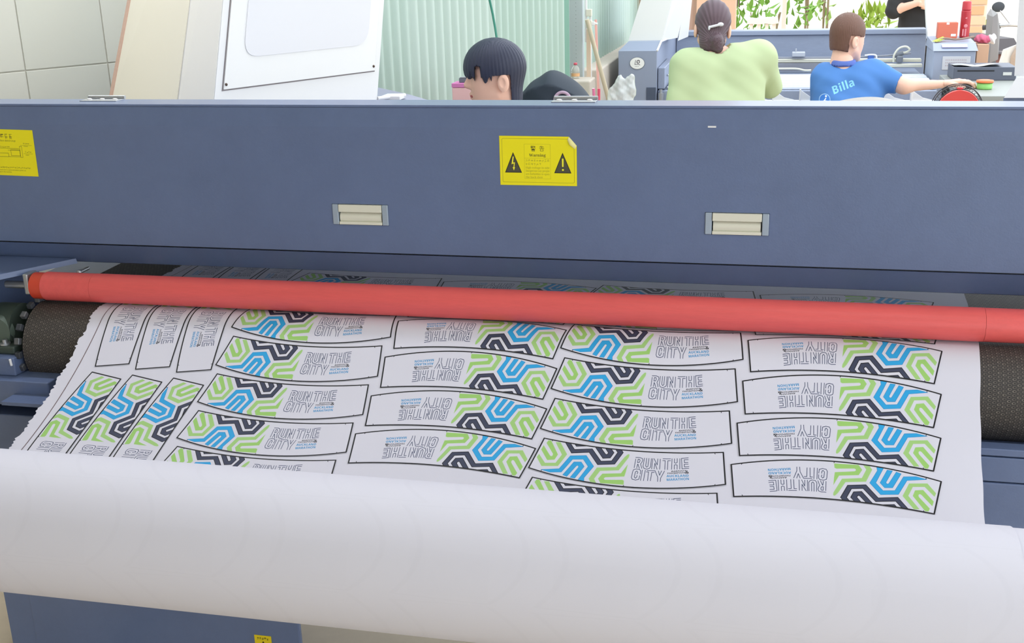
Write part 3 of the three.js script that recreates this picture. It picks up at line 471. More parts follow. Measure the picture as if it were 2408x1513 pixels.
// control cabinet and what stands on it
{
  const body = M(0x9aa2b4, 0.45);
  const t = obj('control_console', bx(1.375, 1.605, 0, 0.965, -5.4, -5.04, 0.006), body, scene.getObjectByName('laser_cutter_with_badge')); t.userData.label = 'grey control console with lilac display';
  obj('sloped_top', hull([[1.37, 0.966, -5.03], [1.615, 0.966, -5.03], [1.37, 0.966, -5.42], [1.615, 0.966, -5.42], [1.375, 1.004, -5.12], [1.61, 1.004, -5.12], [1.375, 1.02, -5.42], [1.61, 1.02, -5.42]]), body, t);
  obj('display', hull([[1.42, 0.982, -5.058], [1.56, 0.982, -5.058], [1.42, 0.996, -5.094], [1.56, 0.996, -5.094], [1.42, 0.986, -5.056], [1.56, 0.986, -5.056], [1.42, 1.0, -5.092], [1.56, 1.0, -5.092]]), new THREE.MeshStandardMaterial({ color: 0xb9b6dc, roughness: 0.2 }), t);
  const lab = canvasTex(512, 256, (c) => { c.fillStyle = '#c9c9cd'; c.fillRect(0, 0, 512, 256); c.strokeStyle = '#a0888e'; c.lineWidth = 4; for (let r = 0; r < 3; r++) for (let i = 0; i < 12; i++) for (let q = 0; q < 4; q++) { const x = 50 + i * 34, y = 50 + r * 56 + q * 8; c.beginPath(); c.moveTo(x, y); c.lineTo(x + 22, y + (q % 2) * 5); c.stroke(); } });
  obj('instruction_plate', bx(1.425, 1.578, 0.858, 0.935, -5.042, -5.036, 0.002), M(0xd0d0d4, 0.45), t);
  obj('plate_print', new THREE.PlaneGeometry(0.148, 0.072).translate(1.5015, 0.8965, -5.0355), M(0xffffff, 0.5, 0, { map: lab }), t);
  const ob = thing('orange_box', 'small orange carton with a white sticker on the control console', 'box', [1.47, 1.018, -5.3]);
  obj('carton', bx(-0.057, 0.057, 0, 0.092, -0.03, 0.03, 0.004), M(0xd9735a, 0.6), ob); obj('sticker', bx(0.02, 0.048, 0.012, 0.026, 0.03, 0.0308, 0.0003), white, ob); obj('tab', bx(-0.009, 0.007, 0.08, 0.0925, 0.03, 0.0308, 0.0003), white, ob);
  const th = thing('red_thermos', 'tall red vacuum flask printed with pale figures on the control console', 'flask', [1.575, 1.018, -5.34]);
  obj('flask_body', lathe([[0, 0], [0.026, 0], [0.028, 0.004], [0.028, 0.15], [0.026, 0.157], [0, 0.157]], 0, 0, 0), M(0xb5303a, 0.35), th);
  obj('flask_cap', lathe([[0, 0.158], [0.025, 0.158], [0.0265, 0.162], [0.025, 0.205], [0.018, 0.21], [0, 0.21]], 0, 0, 0), M(0xc23c44, 0.35), th);
  obj('print_figure', [new THREE.SphereGeometry(0.0105, 16, 10).scale(1, 1, 0.12).translate(0, 0.068, 0.028), bx(-0.017, -0.008, 0.01, 0.05, 0.0235, 0.0285, 0.001), bx(-0.003, 0.006, 0.008, 0.052, 0.0255, 0.029, 0.001), hull([[-0.008, 0.112, 0.0275], [0.004, 0.12, 0.0285], [0.004, 0.108, 0.0285], [-0.002, 0.112, 0.029]])], M(0xd98a90, 0.5), th);
  const tw = thing('dry_twig', 'dry leafy twig lying along the front of the control console top', 'twig', [1.37, 1.012, -5.17]);
  obj('stem', tube([[0.02, 0.0, 0.02], [0.07, 0.014, 0], [0.14, 0.008, 0.0], [0.24, 0.02, -0.03]], 0.006), M(0x9a8377, 0.9), tw);
  obj('leaves', [0, 1, 2, 3].map((i) => hull([[0.0, 0.0, 0.02], [0.03, 0.012, 0.01], [0.05, 0.0, 0.03], [0.02, 0.0, 0.05]]).translate(0.012 * i, 0.004 * i, -0.012 * i)), M(0xb9c84a, 0.7), tw);
}
// desk, computer box, sheet, cup, round lid, thin monitor
{
  const t = thing('side_desk', 'low grey desk carrying the black computer box and green cup', 'desk', [0, 0, 0]);
  obj('desk_top', bx(1.405, 2.15, 0.815, 0.84, -4.95, -4.0, 0.004), M(0x9a9d98, 0.5), t);
  for (const [x, z] of [[1.44, -4.05], [2.1, -4.05], [1.44, -4.9], [2.1, -4.9]]) obj('leg', bx(x - 0.02, x + 0.02, 0, 0.815, z - 0.02, z + 0.02, 0.003), darkGrey, t);
  const pc = thing('computer_box', 'flat dark computer case with a silver plate lying on the side desk', 'computer', [1.6, 0.84, -4.72]);
  obj('case', bx(-0.16, 0.165, 0, 0.072, -0.18, 0.06, 0.004), M(0x5d6270, 0.5), pc); obj('silver_plate', bx(0.095, 0.14, 0.028, 0.045, 0.06, 0.063, 0.001), M(0xcfd0cb, 0.4), pc); obj('drive_slot', bx(-0.14, 0.05, 0.05, 0.056, 0.06, 0.062, 0.0005), black, pc);
  obj('cable', tube([[0.15, 0.05, 0.02], [0.2, 0.06, 0.0], [0.21, 0.02, 0.0], [0.215, 0.004, -0.05]], 0.004), darkGrey, pc);
  const sh = thing('clear_sheet', 'creased clear plastic sheet lying on top of the computer case', 'sheet', [1.54, 0.913, -4.72]);
  obj('plastic', patch(8, 4, (u, v) => [-0.1 + u * 0.25, 0.002 + 0.022 * Math.abs(u - 0.35) * (1 - v) + 0.004 * Math.sin(u * 9), 0.05 - v * 0.14], (u, v) => [u, v]), M(0xb4b8b8, 0.35, 0, { side: THREE.DoubleSide }), sh);
  const cup = thing('green_tub', 'green plastic tub with an orange screw lid on the side desk', 'tub', [1.545, 0.84, -4.28]);
  obj('tub', lathe([[0, 0], [0.034, 0], [0.038, 0.005], [0.039, 0.034], [0, 0.034]], 0, 0, 0), M(0x8fcf6f, 0.45), cup); obj('lid', lathe([[0, 0.034], [0.042, 0.034], [0.043, 0.038], [0.042, 0.046], [0.03, 0.048], [0, 0.048]], 0, 0, 0), M(0xee7d46, 0.45), cup);
  const mo = thing('computer_mouse', 'grey computer mouse under the hand of the man in blue', 'mouse', [1.452, 0.84, -4.32]);
  obj('mouse_shell', new THREE.SphereGeometry(1, 20, 12).scale(0.045, 0.013, 0.03).translate(0, 0.013, 0), M(0x8b8b8d, 0.5), mo);
  const mt = thing('thin_monitor', 'thin dark monitor seen edge-on beside the control console', 'monitor', [1.77, 0, -5.5]);
  obj('screen', hull([[-0.026, 0.86, -0.12], [0.016, 0.88, -0.12], [-0.03, 1.13, -0.14], [-0.012, 1.165, -0.14], [-0.026, 0.86, 0.1], [0.02, 0.88, 0.1], [-0.03, 1.13, 0.08], [-0.006, 1.15, 0.08], [0.018, 1.05, 0.08]]), M(0x8f8d8c, 0.5), mt);
  obj('stand', [hull([[0.0, 0.86, 0.0], [0.02, 0.88, 0.0], [0.02, 0.0, 0.02], [0.05, 0.0, 0.02], [0.0, 0.86, 0.03], [0.02, 0.88, 0.03], [0.02, 0.0, 0.05], [0.05, 0.0, 0.05]]), bx(-0.08, 0.12, 0, 0.02, -0.1, 0.12, 0.004)], M(0x7d7d80, 0.5), mt);
  const cb = thing('cardboard_box', 'tall tan cardboard box between the control console and the thin monitor', 'box', [1.665, 0, -5.25]);
  obj('carton', bx(-0.035, 0.03, 0, 0.99, -0.1, 0.08, 0.003), M(0xc9a184, 0.8), cb); obj('tape', bx(-0.036, 0.031, 0.88, 0.884, -0.101, 0.081, 0.001), M(0xb08a6c, 0.5), cb);
  const pk = thing('pink_cloth_bundle', 'crumpled pink and white cloth bundle on the tall cardboard box', 'cloth', [1.67, 0.99, -5.26]);
  const fn = (x, y, z) => smin(ell(x, y, z, -0.01, 0.025, 0, 0.036, 0.026, 0.04), ell(x, y, z, 0.02, 0.02, 0.02, 0.03, 0.022, 0.035), 0.01) + 0.004 * Math.sin(x * 160) * Math.sin(y * 140 + z * 90);
  obj('pink_fold', sdfGeo(fn, [-0.07, 0, -0.07], [0.07, 0.07, 0.08], 0.005), M(0xc9607c, 0.8), pk);
  obj('white_fold', sdfGeo((x, y, z) => ell(x, y, z, 0.045, 0.025, 0.03, 0.022, 0.03, 0.04) + 0.004 * Math.sin(x * 190 + y * 120), [0.0, -0.02, -0.03], [0.09, 0.08, 0.09], 0.005), white, pk);
}
// desk fan with a red hub
{
  const t = thing('red_fan', 'pedestal fan with a red hub disc and black wire guard behind the hood', 'fan', [1.344, 0, -3.74]);
  const y = 0.808, wire = M(0x4a4648, 0.4), cage = [];
  for (const [r, z] of [[0.116, 0], [0.1, 0.022], [0.116, -0.05], [0.085, 0.03]]) cage.push(new THREE.TorusGeometry(r, 0.0022, 8, 56).translate(0, y, z));
  for (let i = 0; i < 44; i++) { const a = i / 44 * Math.PI * 2, c = Math.cos(a), s = Math.sin(a); cage.push(tube([[0.05 * c, y + 0.05 * s, 0.037], [0.095 * c, y + 0.095 * s, 0.028], [0.116 * c, y + 0.116 * s, -0.012], [0.1 * c, y + 0.1 * s, -0.06]], 0.0012, 8, 5)); }
  obj('wire_guard', cage, wire, t);
  obj('hub_disc', new THREE.CylinderGeometry(0.096, 0.098, 0.012, 40).rotateX(Math.PI / 2).translate(0, y, 0.04), M(0xe8524c, 0.4), t);
  obj('red_cap', new THREE.SphereGeometry(0.012, 16, 10).scale(1.3, 0.5, 0.6).translate(0, y + 0.104, 0.026), M(0xe0404a, 0.35), t);
  for (let i = 0; i < 5; i++) obj('fan_blade', hull([[0.012, 0, -0.01], [0.03, 0.085, -0.025], [-0.035, 0.09, 0.004], [-0.012, 0.0, 0.0], [0.0, 0.06, -0.004]]).rotateZ(i * 1.2566).translate(0, y, -0.01), M(0xb9625f, 0.4), t);
  obj('motor', new THREE.CylinderGeometry(0.045, 0.035, 0.09, 28).rotateX(Math.PI / 2).translate(0, y, -0.095), darkGrey, t);
  obj('pole', rod([0, 0.02, -0.09], [0, y - 0.04, -0.09], 0.014), darkGrey, t); obj('base', new THREE.CylinderGeometry(0.15, 0.17, 0.025, 40).translate(0, 0.0125, -0.09), darkGrey, t);
}
// machine at the right edge
{
  const t = thing('white_edged_machine', 'machine with white lid post and grey chamfered corner at the right edge', 'machine');
  obj('lid_post', hull([[1.428, 1.06, -2.9], [1.62, 1.06, -2.9], [1.52, 1.06, -3.1], [1.62, 1.06, -3.1], [1.41, 1.7, -2.95], [1.62, 1.7, -2.95], [1.5, 1.7, -3.15], [1.62, 1.7, -3.15]]), M(0xd9d9dd, 0.4), t);
  obj('top_cover', hull([[1.425, 1.06, -2.84], [1.8, 1.06, -2.84], [1.58, 1.06, -3.2], [1.8, 1.06, -3.2], [1.38, 0.985, -2.8], [1.8, 0.985, -2.8], [1.56, 0.985, -3.2], [1.8, 0.985, -3.2]]), M(0xd9d9dd, 0.4), t);
  obj('base', hull([[1.38, -2.81], [1.8, -2.81], [1.56, -3.2], [1.8, -3.2]].flatMap(([x, z]) => [[x, 0, z], [x, 0.984, z]])), slate, t);
}
// ---------------------------------------------------------------- post, pipes, sticks and small things by the mint wall
{
  const t = thing('steel_post', 'pale grey steel column with rows of holes in front of the mint wall', 'post', [-0.55, 0, -4.02]);
  obj('column', bx(-0.036, 0.034, 0, 3.3, -0.03, 0.03, 0.004), M(0xbcc6c6, 0.5), t);
  const holes = []; for (let i = 0; i < 40; i++) holes.push(rod([0, 0.8 + i * 0.02, 0.0295], [0, 0.8 + i * 0.02, 0.0305], 0.0022, 0.0022, 8)); obj('hole_row', holes, M(0x8f9897, 0.6), t);
  const s = thing('wall_socket_stack', 'white cable duct with switch boxes fixed to the steel column', 'switch', [-0.49, 0, -3.99]);
  obj('duct', bx(-0.012, 0.0, 1.12, 3.3, -0.01, 0.01, 0.002), white, s); obj('duct', bx(0.012, 0.022, 0.93, 1.26, -0.01, 0.005, 0.002), white, s);
  for (const y of [1.215, 1.27]) obj('switch_box', bx(-0.004, 0.026, y - 0.018, y + 0.018, -0.01, 0.02, 0.003), cream, s); obj('plug', [bx(0.026, 0.042, 1.205, 1.225, 0, 0.015, 0.003), rod([0.042, 1.215, 0.008], [0.056, 1.212, 0.008], 0.006)], white, s);
  const k = thing('wooden_stick', 'long pale wooden stick leaning across beside the steel column', 'stick', [-0.36, 0, -4.07]); obj('shaft', rod([0.19, 0.0, -0.02], [-0.118, 1.24, 0.16], 0.0115), M(0xc9bda4, 0.7), k);
  const w = thing('wooden_batten', 'upright pinkish wooden batten leaning beside the steel column', 'batten', [-0.478, 0, -3.96]); obj('board', bx(-0.011, 0.011, 0, 1.19, -0.008, 0.008, 0.002), M(0xe3cbb4, 0.7), w);
  const pkr = thing('pink_rod', 'thin pink plastic rod standing behind the leaning stick', 'rod', [-0.45, 0, -4.2]); obj('rod_shaft', rod([0.02, 0, 0.02], [-0.03, 1.22, -0.02], 0.007), M(0xe2a79c, 0.6), pkr);
  const led = thing('concrete_ledge', 'beige concrete ledge below the mint wall beside the steel column', 'ledge', [0, 0, 0]); obj('block', boxUV(bx(-0.557, -0.44, 0, 0.945, -3.95, -3.76, 0.01)), concrete, led);
  const b = thing('plastic_bottle', 'clear plastic bottle with red cap and orange label on the concrete ledge', 'bottle', [-0.534, 0.945, -3.87]);
  obj('bottle_body', lathe([[0, 0], [0.02, 0], [0.022, 0.004], [0.022, 0.03], [0.02, 0.036], [0.022, 0.042], [0.016, 0.058], [0.008, 0.066], [0.008, 0.07], [0, 0.07]], 0, 0, 0), new THREE.MeshPhysicalMaterial({ color: 0xf0efe9, roughness: 0.15, transmission: 0.75, thickness: 0 }), b);
  obj('cap', lathe([[0, 0.07], [0.0095, 0.07], [0.0095, 0.08], [0, 0.081]], 0, 0, 0), M(0xd9566a, 0.5), b); obj('label', lathe([[0.0225, 0.012], [0.0225, 0.028]], 0, 0, 0), M(0xdfae7d, 0.6, 0, { side: THREE.DoubleSide }), b);
  const c = thing('green_cable', 'thin dark green cable slanting down in front of the mint wall', 'cable'); obj('wire', tube([[-0.7, 2.5, -2.6], [-0.69, 1.5, -2.62], [-0.655, 1.32, -2.6], [-0.62, 1.15, -2.55], [-0.6, 0.9, -2.7], [-0.6, 0, -2.7]], 0.005), M(0x2f7d68, 0.5), c);
  const cu = thing('hanging_curtain', 'dusty pink cloth hanging between the mint wall and the badge machine lid', 'curtain', [-0.42, 0, -6.6]);
  const fold = (u) => 0.02 * Math.sin(u * 26) + 0.012 * Math.sin(u * 11 + 1);
  obj('cloth', patch(40, 6, (u, v) => [-0.1 + u * 0.42, 2.4 - v * 2.3, fold(u)], (u, v) => [u, v]), M(0xd7b39e, 0.9, 0, { side: THREE.DoubleSide }), cu);
  obj('hanging_rail', rod([-0.16, 2.41, 0], [0.35, 2.41, 0], 0.01), steel, cu);
  const pl = thing('leaning_board', 'narrow grey board leaning at the foot of the pink curtain', 'board', [-0.43, 0, -6.2]); obj('board', hull([[0.1, 0, 0], [0.14, 0, 0], [0.02, 1.25, -0.2], [-0.02, 1.25, -0.2], [0.1, 0, -0.03], [0.14, 0, -0.03], [0.02, 1.25, -0.23], [-0.02, 1.25, -0.23]]), M(0xb4b4be, 0.6), pl);
}
// chairs, bag, jacket
function plasticChair(name, label, x, z, turn, seat = 0.42, top = 0.84, mat = white) {
  const t = thing(name, label, 'chair', [x, 0, z]); t.rotation.y = turn;
  obj('seat', bx(-0.2, 0.2, seat - 0.02, seat, -0.2, 0.2, 0.008), mat, t);
  for (const [a, b] of [[-1, -1], [1, -1], [-1, 1], [1, 1]]) obj('leg', rod([a * 0.2, 0, b * 0.2], [a * 0.17, seat - 0.018, b * 0.17], 0.016, 0.02), mat, t);
  obj('backrest', patch(16, 8, (u, v) => { const a = (u - 0.5) * 2; return [a * (0.2 - 0.02 * v), seat + 0.04 + (top - seat - 0.04) * v - 0.035 * a * a * v, 0.2 - 0.05 * a * a + 0.05 * v]; }, (u, v) => [u, v]), M(0xe9e9ea, 0.4, 0, { side: THREE.DoubleSide }), t);
  for (const s of [-1, 1]) obj('back_post', rod([s * 0.18, seat - 0.01, 0.17], [s * 0.17, seat + 0.12, 0.17], 0.014), mat, t);
  return t;
}
plasticChair('plastic_chair', 'white plastic chair behind the man in the blue shirt', 0.86, -4.16, 0.3, 0.3, 0.845);
plasticChair('plastic_chair', 'white plastic chair under the black bag beside the youth', -0.345, -2.4, Math.PI, 0.42, 0.9);
{
  const t = thing('black_backpack', 'rounded black fabric bag standing on the chair right of the youth', 'bag', [-0.352, 0.421, -2.36]);
  const bag = (x, y, z) => { const w = 0.16 * (1 - 0.0 * y), d = Math.hypot(x / 0.162, z / 0.12), prof = 0.722 - 0.1 * Math.pow(Math.abs(x + 0.012) / 0.138, 1.9) - 0.04 * (z / 0.12) ** 2; return Math.max((d - 1) * 0.12, (y - prof) * 0.72, -y) + 0.003 * Math.sin(x * 55 + y * 30) * Math.sin(y * 24); };
  obj('bag_body', sdfGeo((x, y, z) => bag(x, y, z), [-0.2, -0.03, -0.16], [0.2, 0.76, 0.16], 0.012), M(0x27323f, 0.7), t);
  obj('carry_loop', new THREE.TorusGeometry(0.03, 0.006, 8, 24, Math.PI).translate(0.045, 0.625, 0.122), M(0xb79bb0, 0.6), t);
  const sleeve = thing('grey_jacket', 'pale grey folded jacket showing between the youth and the black bag', 'jacket', [-0.535, 0.421, -2.47]);
  obj('folded_cloth', sdfGeo((x, y, z) => Math.max(ell(x, y, z, 0, 0.26, 0, 0.045, 0.43, 0.05), -y) + 0.003 * Math.sin(y * 60 + x * 40), [-0.08, -0.03, -0.1], [0.08, 0.76, 0.1], 0.01), M(0xc6cbc9, 0.8), sleeve);
}
{
  const t = thing('clear_plastic_bag', 'crumpled clear plastic bag with two knotted ears in front of the badge machine', 'plastic bag', [-0.158, 0.82, -2.9]);
  const f = (x, y, z) => { const n = 0.0035 * Math.sin(x * 120 + y * 25 + Math.sin(y * 40)) + 0.002 * Math.sin(x * 60 - y * 95 + z * 70) + 0.0012 * Math.sin(x * 310 + y * 90) * Math.sin(y * 160 - x * 120); return smin(smin(ell(x, y, z, -0.019, 0.195, 0, 0.027, 0.052, 0.024), ell(x, y, z, 0.026, 0.197, 0, 0.026, 0.055, 0.024), 0.005), smin(ell(x, y, z, 0.0, 0.11, 0, 0.05, 0.1, 0.045), ell(x, y, z, -0.045, 0.135, 0, 0.03, 0.05, 0.03), 0.02), 0.02) + n; };
  obj('film', sdfGeo((x, y, z) => Math.max(f(x, y, z), -y), [-0.12, -0.02, -0.08], [0.1, 0.3, 0.08], 0.004), new THREE.MeshPhysicalMaterial({ color: 0xf4f6f4, roughness: 0.12, transmission: 0.6, thickness: 0, side: THREE.DoubleSide }), t);
  const tb = thing('work_table', 'small table holding the clear plastic bag behind the hood', 'table', [0, 0, 0]);
  obj('table_top', bx(-0.32, -0.05, 0.79, 0.813, -3.05, -2.75, 0.004), M(0xb49a7c, 0.6), tb); for (const [x, z] of [[-0.3, -3.03], [-0.07, -3.03], [-0.3, -2.77], [-0.07, -2.77]]) obj('leg', bx(x - 0.015, x + 0.015, 0, 0.79, z - 0.015, z + 0.015, 0.002), M(0xb49a7c, 0.6), tb);
  const rp = thing('pink_marker_bunch', 'bunch of pink and red marker pens beside the clear plastic bag', 'pens', [-0.262, 0.813, -2.79]);
  for (const [x, z, a, c] of [[0, 0, -0.1, 0xe27ea2], [0.012, 0.004, 0.02, 0xd9506c], [0.006, -0.012, -0.2, 0xf3e6e2]]) obj('pen', rod([x, 0, z], [x + a * 0.1, 0.21, z], 0.006), M(c, 0.5), rp);
  const pb = thing('pink_carton', 'pink carton with a magenta lid in front of the face of the youth', 'carton', [-0.745, 0, -2.4]);
  obj('carton_body', bx(-0.035, 0.045, 0, 1.078, -0.04, 0.04, 0.003), M(0xf0c0c0, 0.7), pb); obj('carton_lid', bx(-0.036, 0.046, 1.079, 1.096, -0.041, 0.041, 0.002), M(0xd87fb8, 0.6), pb);
  const dk = thing('dark_gadget', 'small dark gadget with a silver top standing on the pink carton', 'gadget', [-0.735, 1.0965, -2.4]); obj('case', bx(-0.02, 0.03, 0, 0.018, -0.02, 0.02, 0.002), M(0x6a7078, 0.5), dk); obj('top_plate', bx(-0.016, 0.03, 0.019, 0.022, -0.02, 0.02, 0.001), steel, dk);
}
function stool(label, x, z, h) { const t = thing('stool', label, 'stool', [x, 0, z]); obj('seat', lathe([[0, h - 0.03], [0.14, h - 0.03], [0.15, h - 0.02], [0.145, h], [0, h]], 0, 0, 0), white, t); for (let i = 0; i < 4; i++) { const a = i * 1.5708 + 0.785; obj('leg', rod([0.17 * Math.cos(a), 0, 0.17 * Math.sin(a)], [0.11 * Math.cos(a), h - 0.03, 0.11 * Math.sin(a)], 0.014), white, t); } }
stool('low stool under the person with black mop hair', -0.37, -1.89, 0.41); stool('low stool under the person in the pale green shirt', 0.24, -3.43, 0.37);
// ---------------------------------------------------------------- people
const headField = (r, u, f) => {
  const a = Math.abs(r);
  let d = smin(ell(r, u, f, 0, 0.045, 0.012, 0.073, 0.096, 0.09), ell(r, u, f, 0, -0.018, 0.048, 0.058, 0.082, 0.062), 0.03);
  d = smin(d, bone(r, u, f, [0, -0.072, 0.06], [0, -0.084, 0.088], 0.036, 0.022), 0.02);
  d = smin(d, bone(a, u, f, [0.048, -0.04, 0.015], [0.018, -0.08, 0.078], 0.02, 0.016), 0.02);
  d = smin(d, bone(a, u, f, [0.012, 0.046, 0.096], [0.045, 0.044, 0.075], 0.013, 0.01), 0.014);
  d = smin(d, bone(r, u, f, [0, 0.032, 0.104], [0, -0.008, 0.124], 0.008, 0.0115), 0.012);
  d = smin(d, bone(a, u, f, [0, -0.014, 0.116], [0.012, -0.015, 0.106], 0.008, 0.008), 0.008);
  d = smin(d, bone(a, u, f, [0, -0.041, 0.111], [0.017, -0.044, 0.1], 0.0065, 0.004), 0.006);
  d = smin(d, bone(a, u, f, [0, -0.054, 0.108], [0.015, -0.052, 0.098], 0.007, 0.004), 0.006);
  d = Math.max(d, -ell(a, u, f, 0.031, 0.03, 0.108, 0.014, 0.009, 0.014));
  const ear = Math.max(ell(a, u, f, 0.079, 0.0, -0.008, 0.011, 0.033, 0.021), -ell(a, u, f, 0.092, 0.003, -0.004, 0.008, 0.02, 0.011));
  d = smin(d, ear, 0.008);
  return smin(d, bone(r, u, f, [0, -0.05, -0.012], [0, -0.2, -0.03], 0.05, 0.056), 0.03);
};
const hairStyles = {
  mop: (r, u, f) => {
    const a = Math.abs(r); let d = smin(ell(r, u, f, 0, 0.05, 0.02, 0.09, 0.102, 0.113), ell(r, u, f, 0, -0.05, -0.028, 0.058, 0.085, 0.046), 0.03);
    const hl = f < -0.032 ? -0.105 : f < 0.03 ? (a > 0.05 ? 0.027 : -0.02) : f < 0.105 ? 0.012 + 0.012 * Math.sin(f * 240 + r * 60) : 0.03 + 0.015 * Math.sin(r * 130);
    if (f > 0.07 && f < 0.088 && a > 0.03) d = Math.max(d, 0.062 - u);
    d = Math.max(d, (hl - u) * 0.8); return d + 0.0006 * Math.sin(Math.atan2(r, f - 0.02) * 44 + u * 20);
  },
  bun: (r, u, f) => {
    const hl = f > 0.05 ? 0.075 : f > 0.0 ? 0.02   : f > -0.03 ? -0.03 : -0.095; const a = Math.abs(r);
    let d = smin(ell(r, u, f, 0, 0.048, 0.005, 0.086, 0.102, 0.1), ell(r, u, f, 0, -0.045, -0.05, 0.062, 0.075, 0.052), 0.03);
    d = Math.max(d, (hl - u) * 0.7); d = smin(d, bone(r, u, f, [-0.018, -0.045, -0.098], [-0.028, -0.08, -0.094], 0.03, 0.024), 0.014);
    return d + 0.001 * Math.sin(Math.atan2(r + 0.015, u + 0.06) * 46) + (a > 0.2 ? 1 : 0);
  },
  short: (r, u, f) => {
    const a = Math.abs(r), hl = f > 0.075 ? 0.07 : f > 0.03 ? 0.03 : f > -0.035 ? (a > 0.055 ? 0.035 : -0.05) : -0.05 - 0.2 * (f + 0.035);
    let d = smin(ell(r, u, f, 0, 0.055, 0.008, 0.084, 0.098, 0.1), ell(r, u, f, 0, -0.02, -0.03, 0.062, 0.07, 0.05), 0.03);
    d = Math.max(d, (hl - u) * 0.7); return d + 0.0008 * Math.sin(Math.atan2(r, f + 0.02) * 50 + u * 30);
  },
};
function makePerson(o) {
  const t = thing('person', o.label, 'person', [o.base[0], 0, o.base[1]]);
  const B = V(o.base[0], 0, o.base[1]), sub = (p) => [p[0] - B.x, p[1], p[2] - B.z];
  const F = V(...o.fwd).normalize(), R = V(0, 1, 0).cross(F).normalize().applyAxisAngle(F, o.tilt || 0), U = F.clone().cross(R).normalize();
  const mat = new THREE.Matrix4().makeBasis(R, U, F).setPosition(...sub(o.head));
  const toWorld = (g) => { g.applyMatrix4(mat); if (mat.determinant() < 0) { const i = g.index.array; for (let k = 0; k < i.length; k += 3) { const q = i[k]; i[k] = i[k + 1]; i[k + 1] = q; } } return g; };
  const body = o.bones.map(([a, b, ra, rb]) => [sub(a), sub(b), ra, rb]);
  const lo = [9, 9, 9], hi = [-9, -9, -9]; body.forEach(([a, b, ra, rb]) => [a, b].forEach((p) => p.forEach((v, k) => { lo[k] = Math.min(lo[k], v - Math.max(ra, rb) - 0.05); hi[k] = Math.max(hi[k], v + Math.max(ra, rb) + 0.05); })));
  const field = (list, off, k) => (x, y, z) => { let d = 9; for (const [a, b, ra, rb] of list) d = smin(d, bone(x, y, z, a, b, ra, rb), k); return d - off; };
  const parts = [toWorld(sdfGeo(headField, [-0.115, -0.215, -0.12], [0.115, 0.165, 0.16], 0.0045)), sdfGeo(field(body, -0.004, 0.04), lo, hi, 0.014)];
  for (const h of o.hands || []) parts.push(hand(sub(h.wrist), h.dir, h.palm, h.curl, h.flip));
  const bm = obj('body', parts, o.skin || skin, t);
  obj('hair', toWorld(sdfGeo(hairStyles[o.hair], [-0.12, -0.14, -0.16], [0.12, 0.18, 0.165], 0.0045)), o.hairMat, t);
  const face = (n, g, m) => { g.applyMatrix4(mat); obj(n, g, m, t); };
  for (const s of [-1, 1]) { face('eye', new THREE.SphereGeometry(0.0115, 16, 12).translate(s * 0.031, 0.03, 0.092), eyeWhite); face('iris', new THREE.SphereGeometry(0.0055, 12, 10).translate(s * 0.031, 0.03, 0.0995), eyeDark); face('eyebrow', tube([[s * 0.014, 0.052, 0.108], [s * 0.032, 0.056, 0.1], [s * 0.048, 0.05, 0.086]], 0.003, 12, 6), o.hairMat); }
  face('lips', new THREE.SphereGeometry(1, 16, 10).scale(0.019, 0.0085, 0.012).translate(0, -0.047, 0.103), lipRed);
  for (const c of o.clothes) {
    const list = c.bones.map((i) => body[i]), f0 = field(list, c.off || 0.01, c.k || 0.05);
    const cuts = (c.cuts || []).map(([p, n]) => [sub(p), V(...n).normalize()]);
    const nA = body[0][0], nB = [nA[0], nA[1] + 0.15, nA[2]], wr = c.wrinkle || 0.003, f = (x, y, z) => { let d = f0(x, y, z) + wr * Math.sin(x * 46 + y * 31) * Math.sin(y * 38 - z * 27); if (c.neck) d = Math.max(d, -bone(x, y, z, nA, nB, c.neck, c.neck)); for (const [p, n] of cuts) d = Math.max(d, (x - p[0]) * n.x + (y - p[1]) * n.y + (z - p[2]) * n.z); return d; };
    const g = sdfGeo(f, lo, hi, c.h || 0.011);
    if (c.uv) { const p = g.attributes.position, uv = g.attributes.uv; for (let i = 0; i < p.count; i++) uv.setXY(i, ...c.uv(p.getX(i) + B.x, p.getY(i), p.getZ(i) + B.z)); }
    obj(c.name, g, c.mat, t);
  }
  t.userData.label = o.label; void bm; t.userData.frame = undefined; delete t.userData.frame;
  return { t, mat };
}
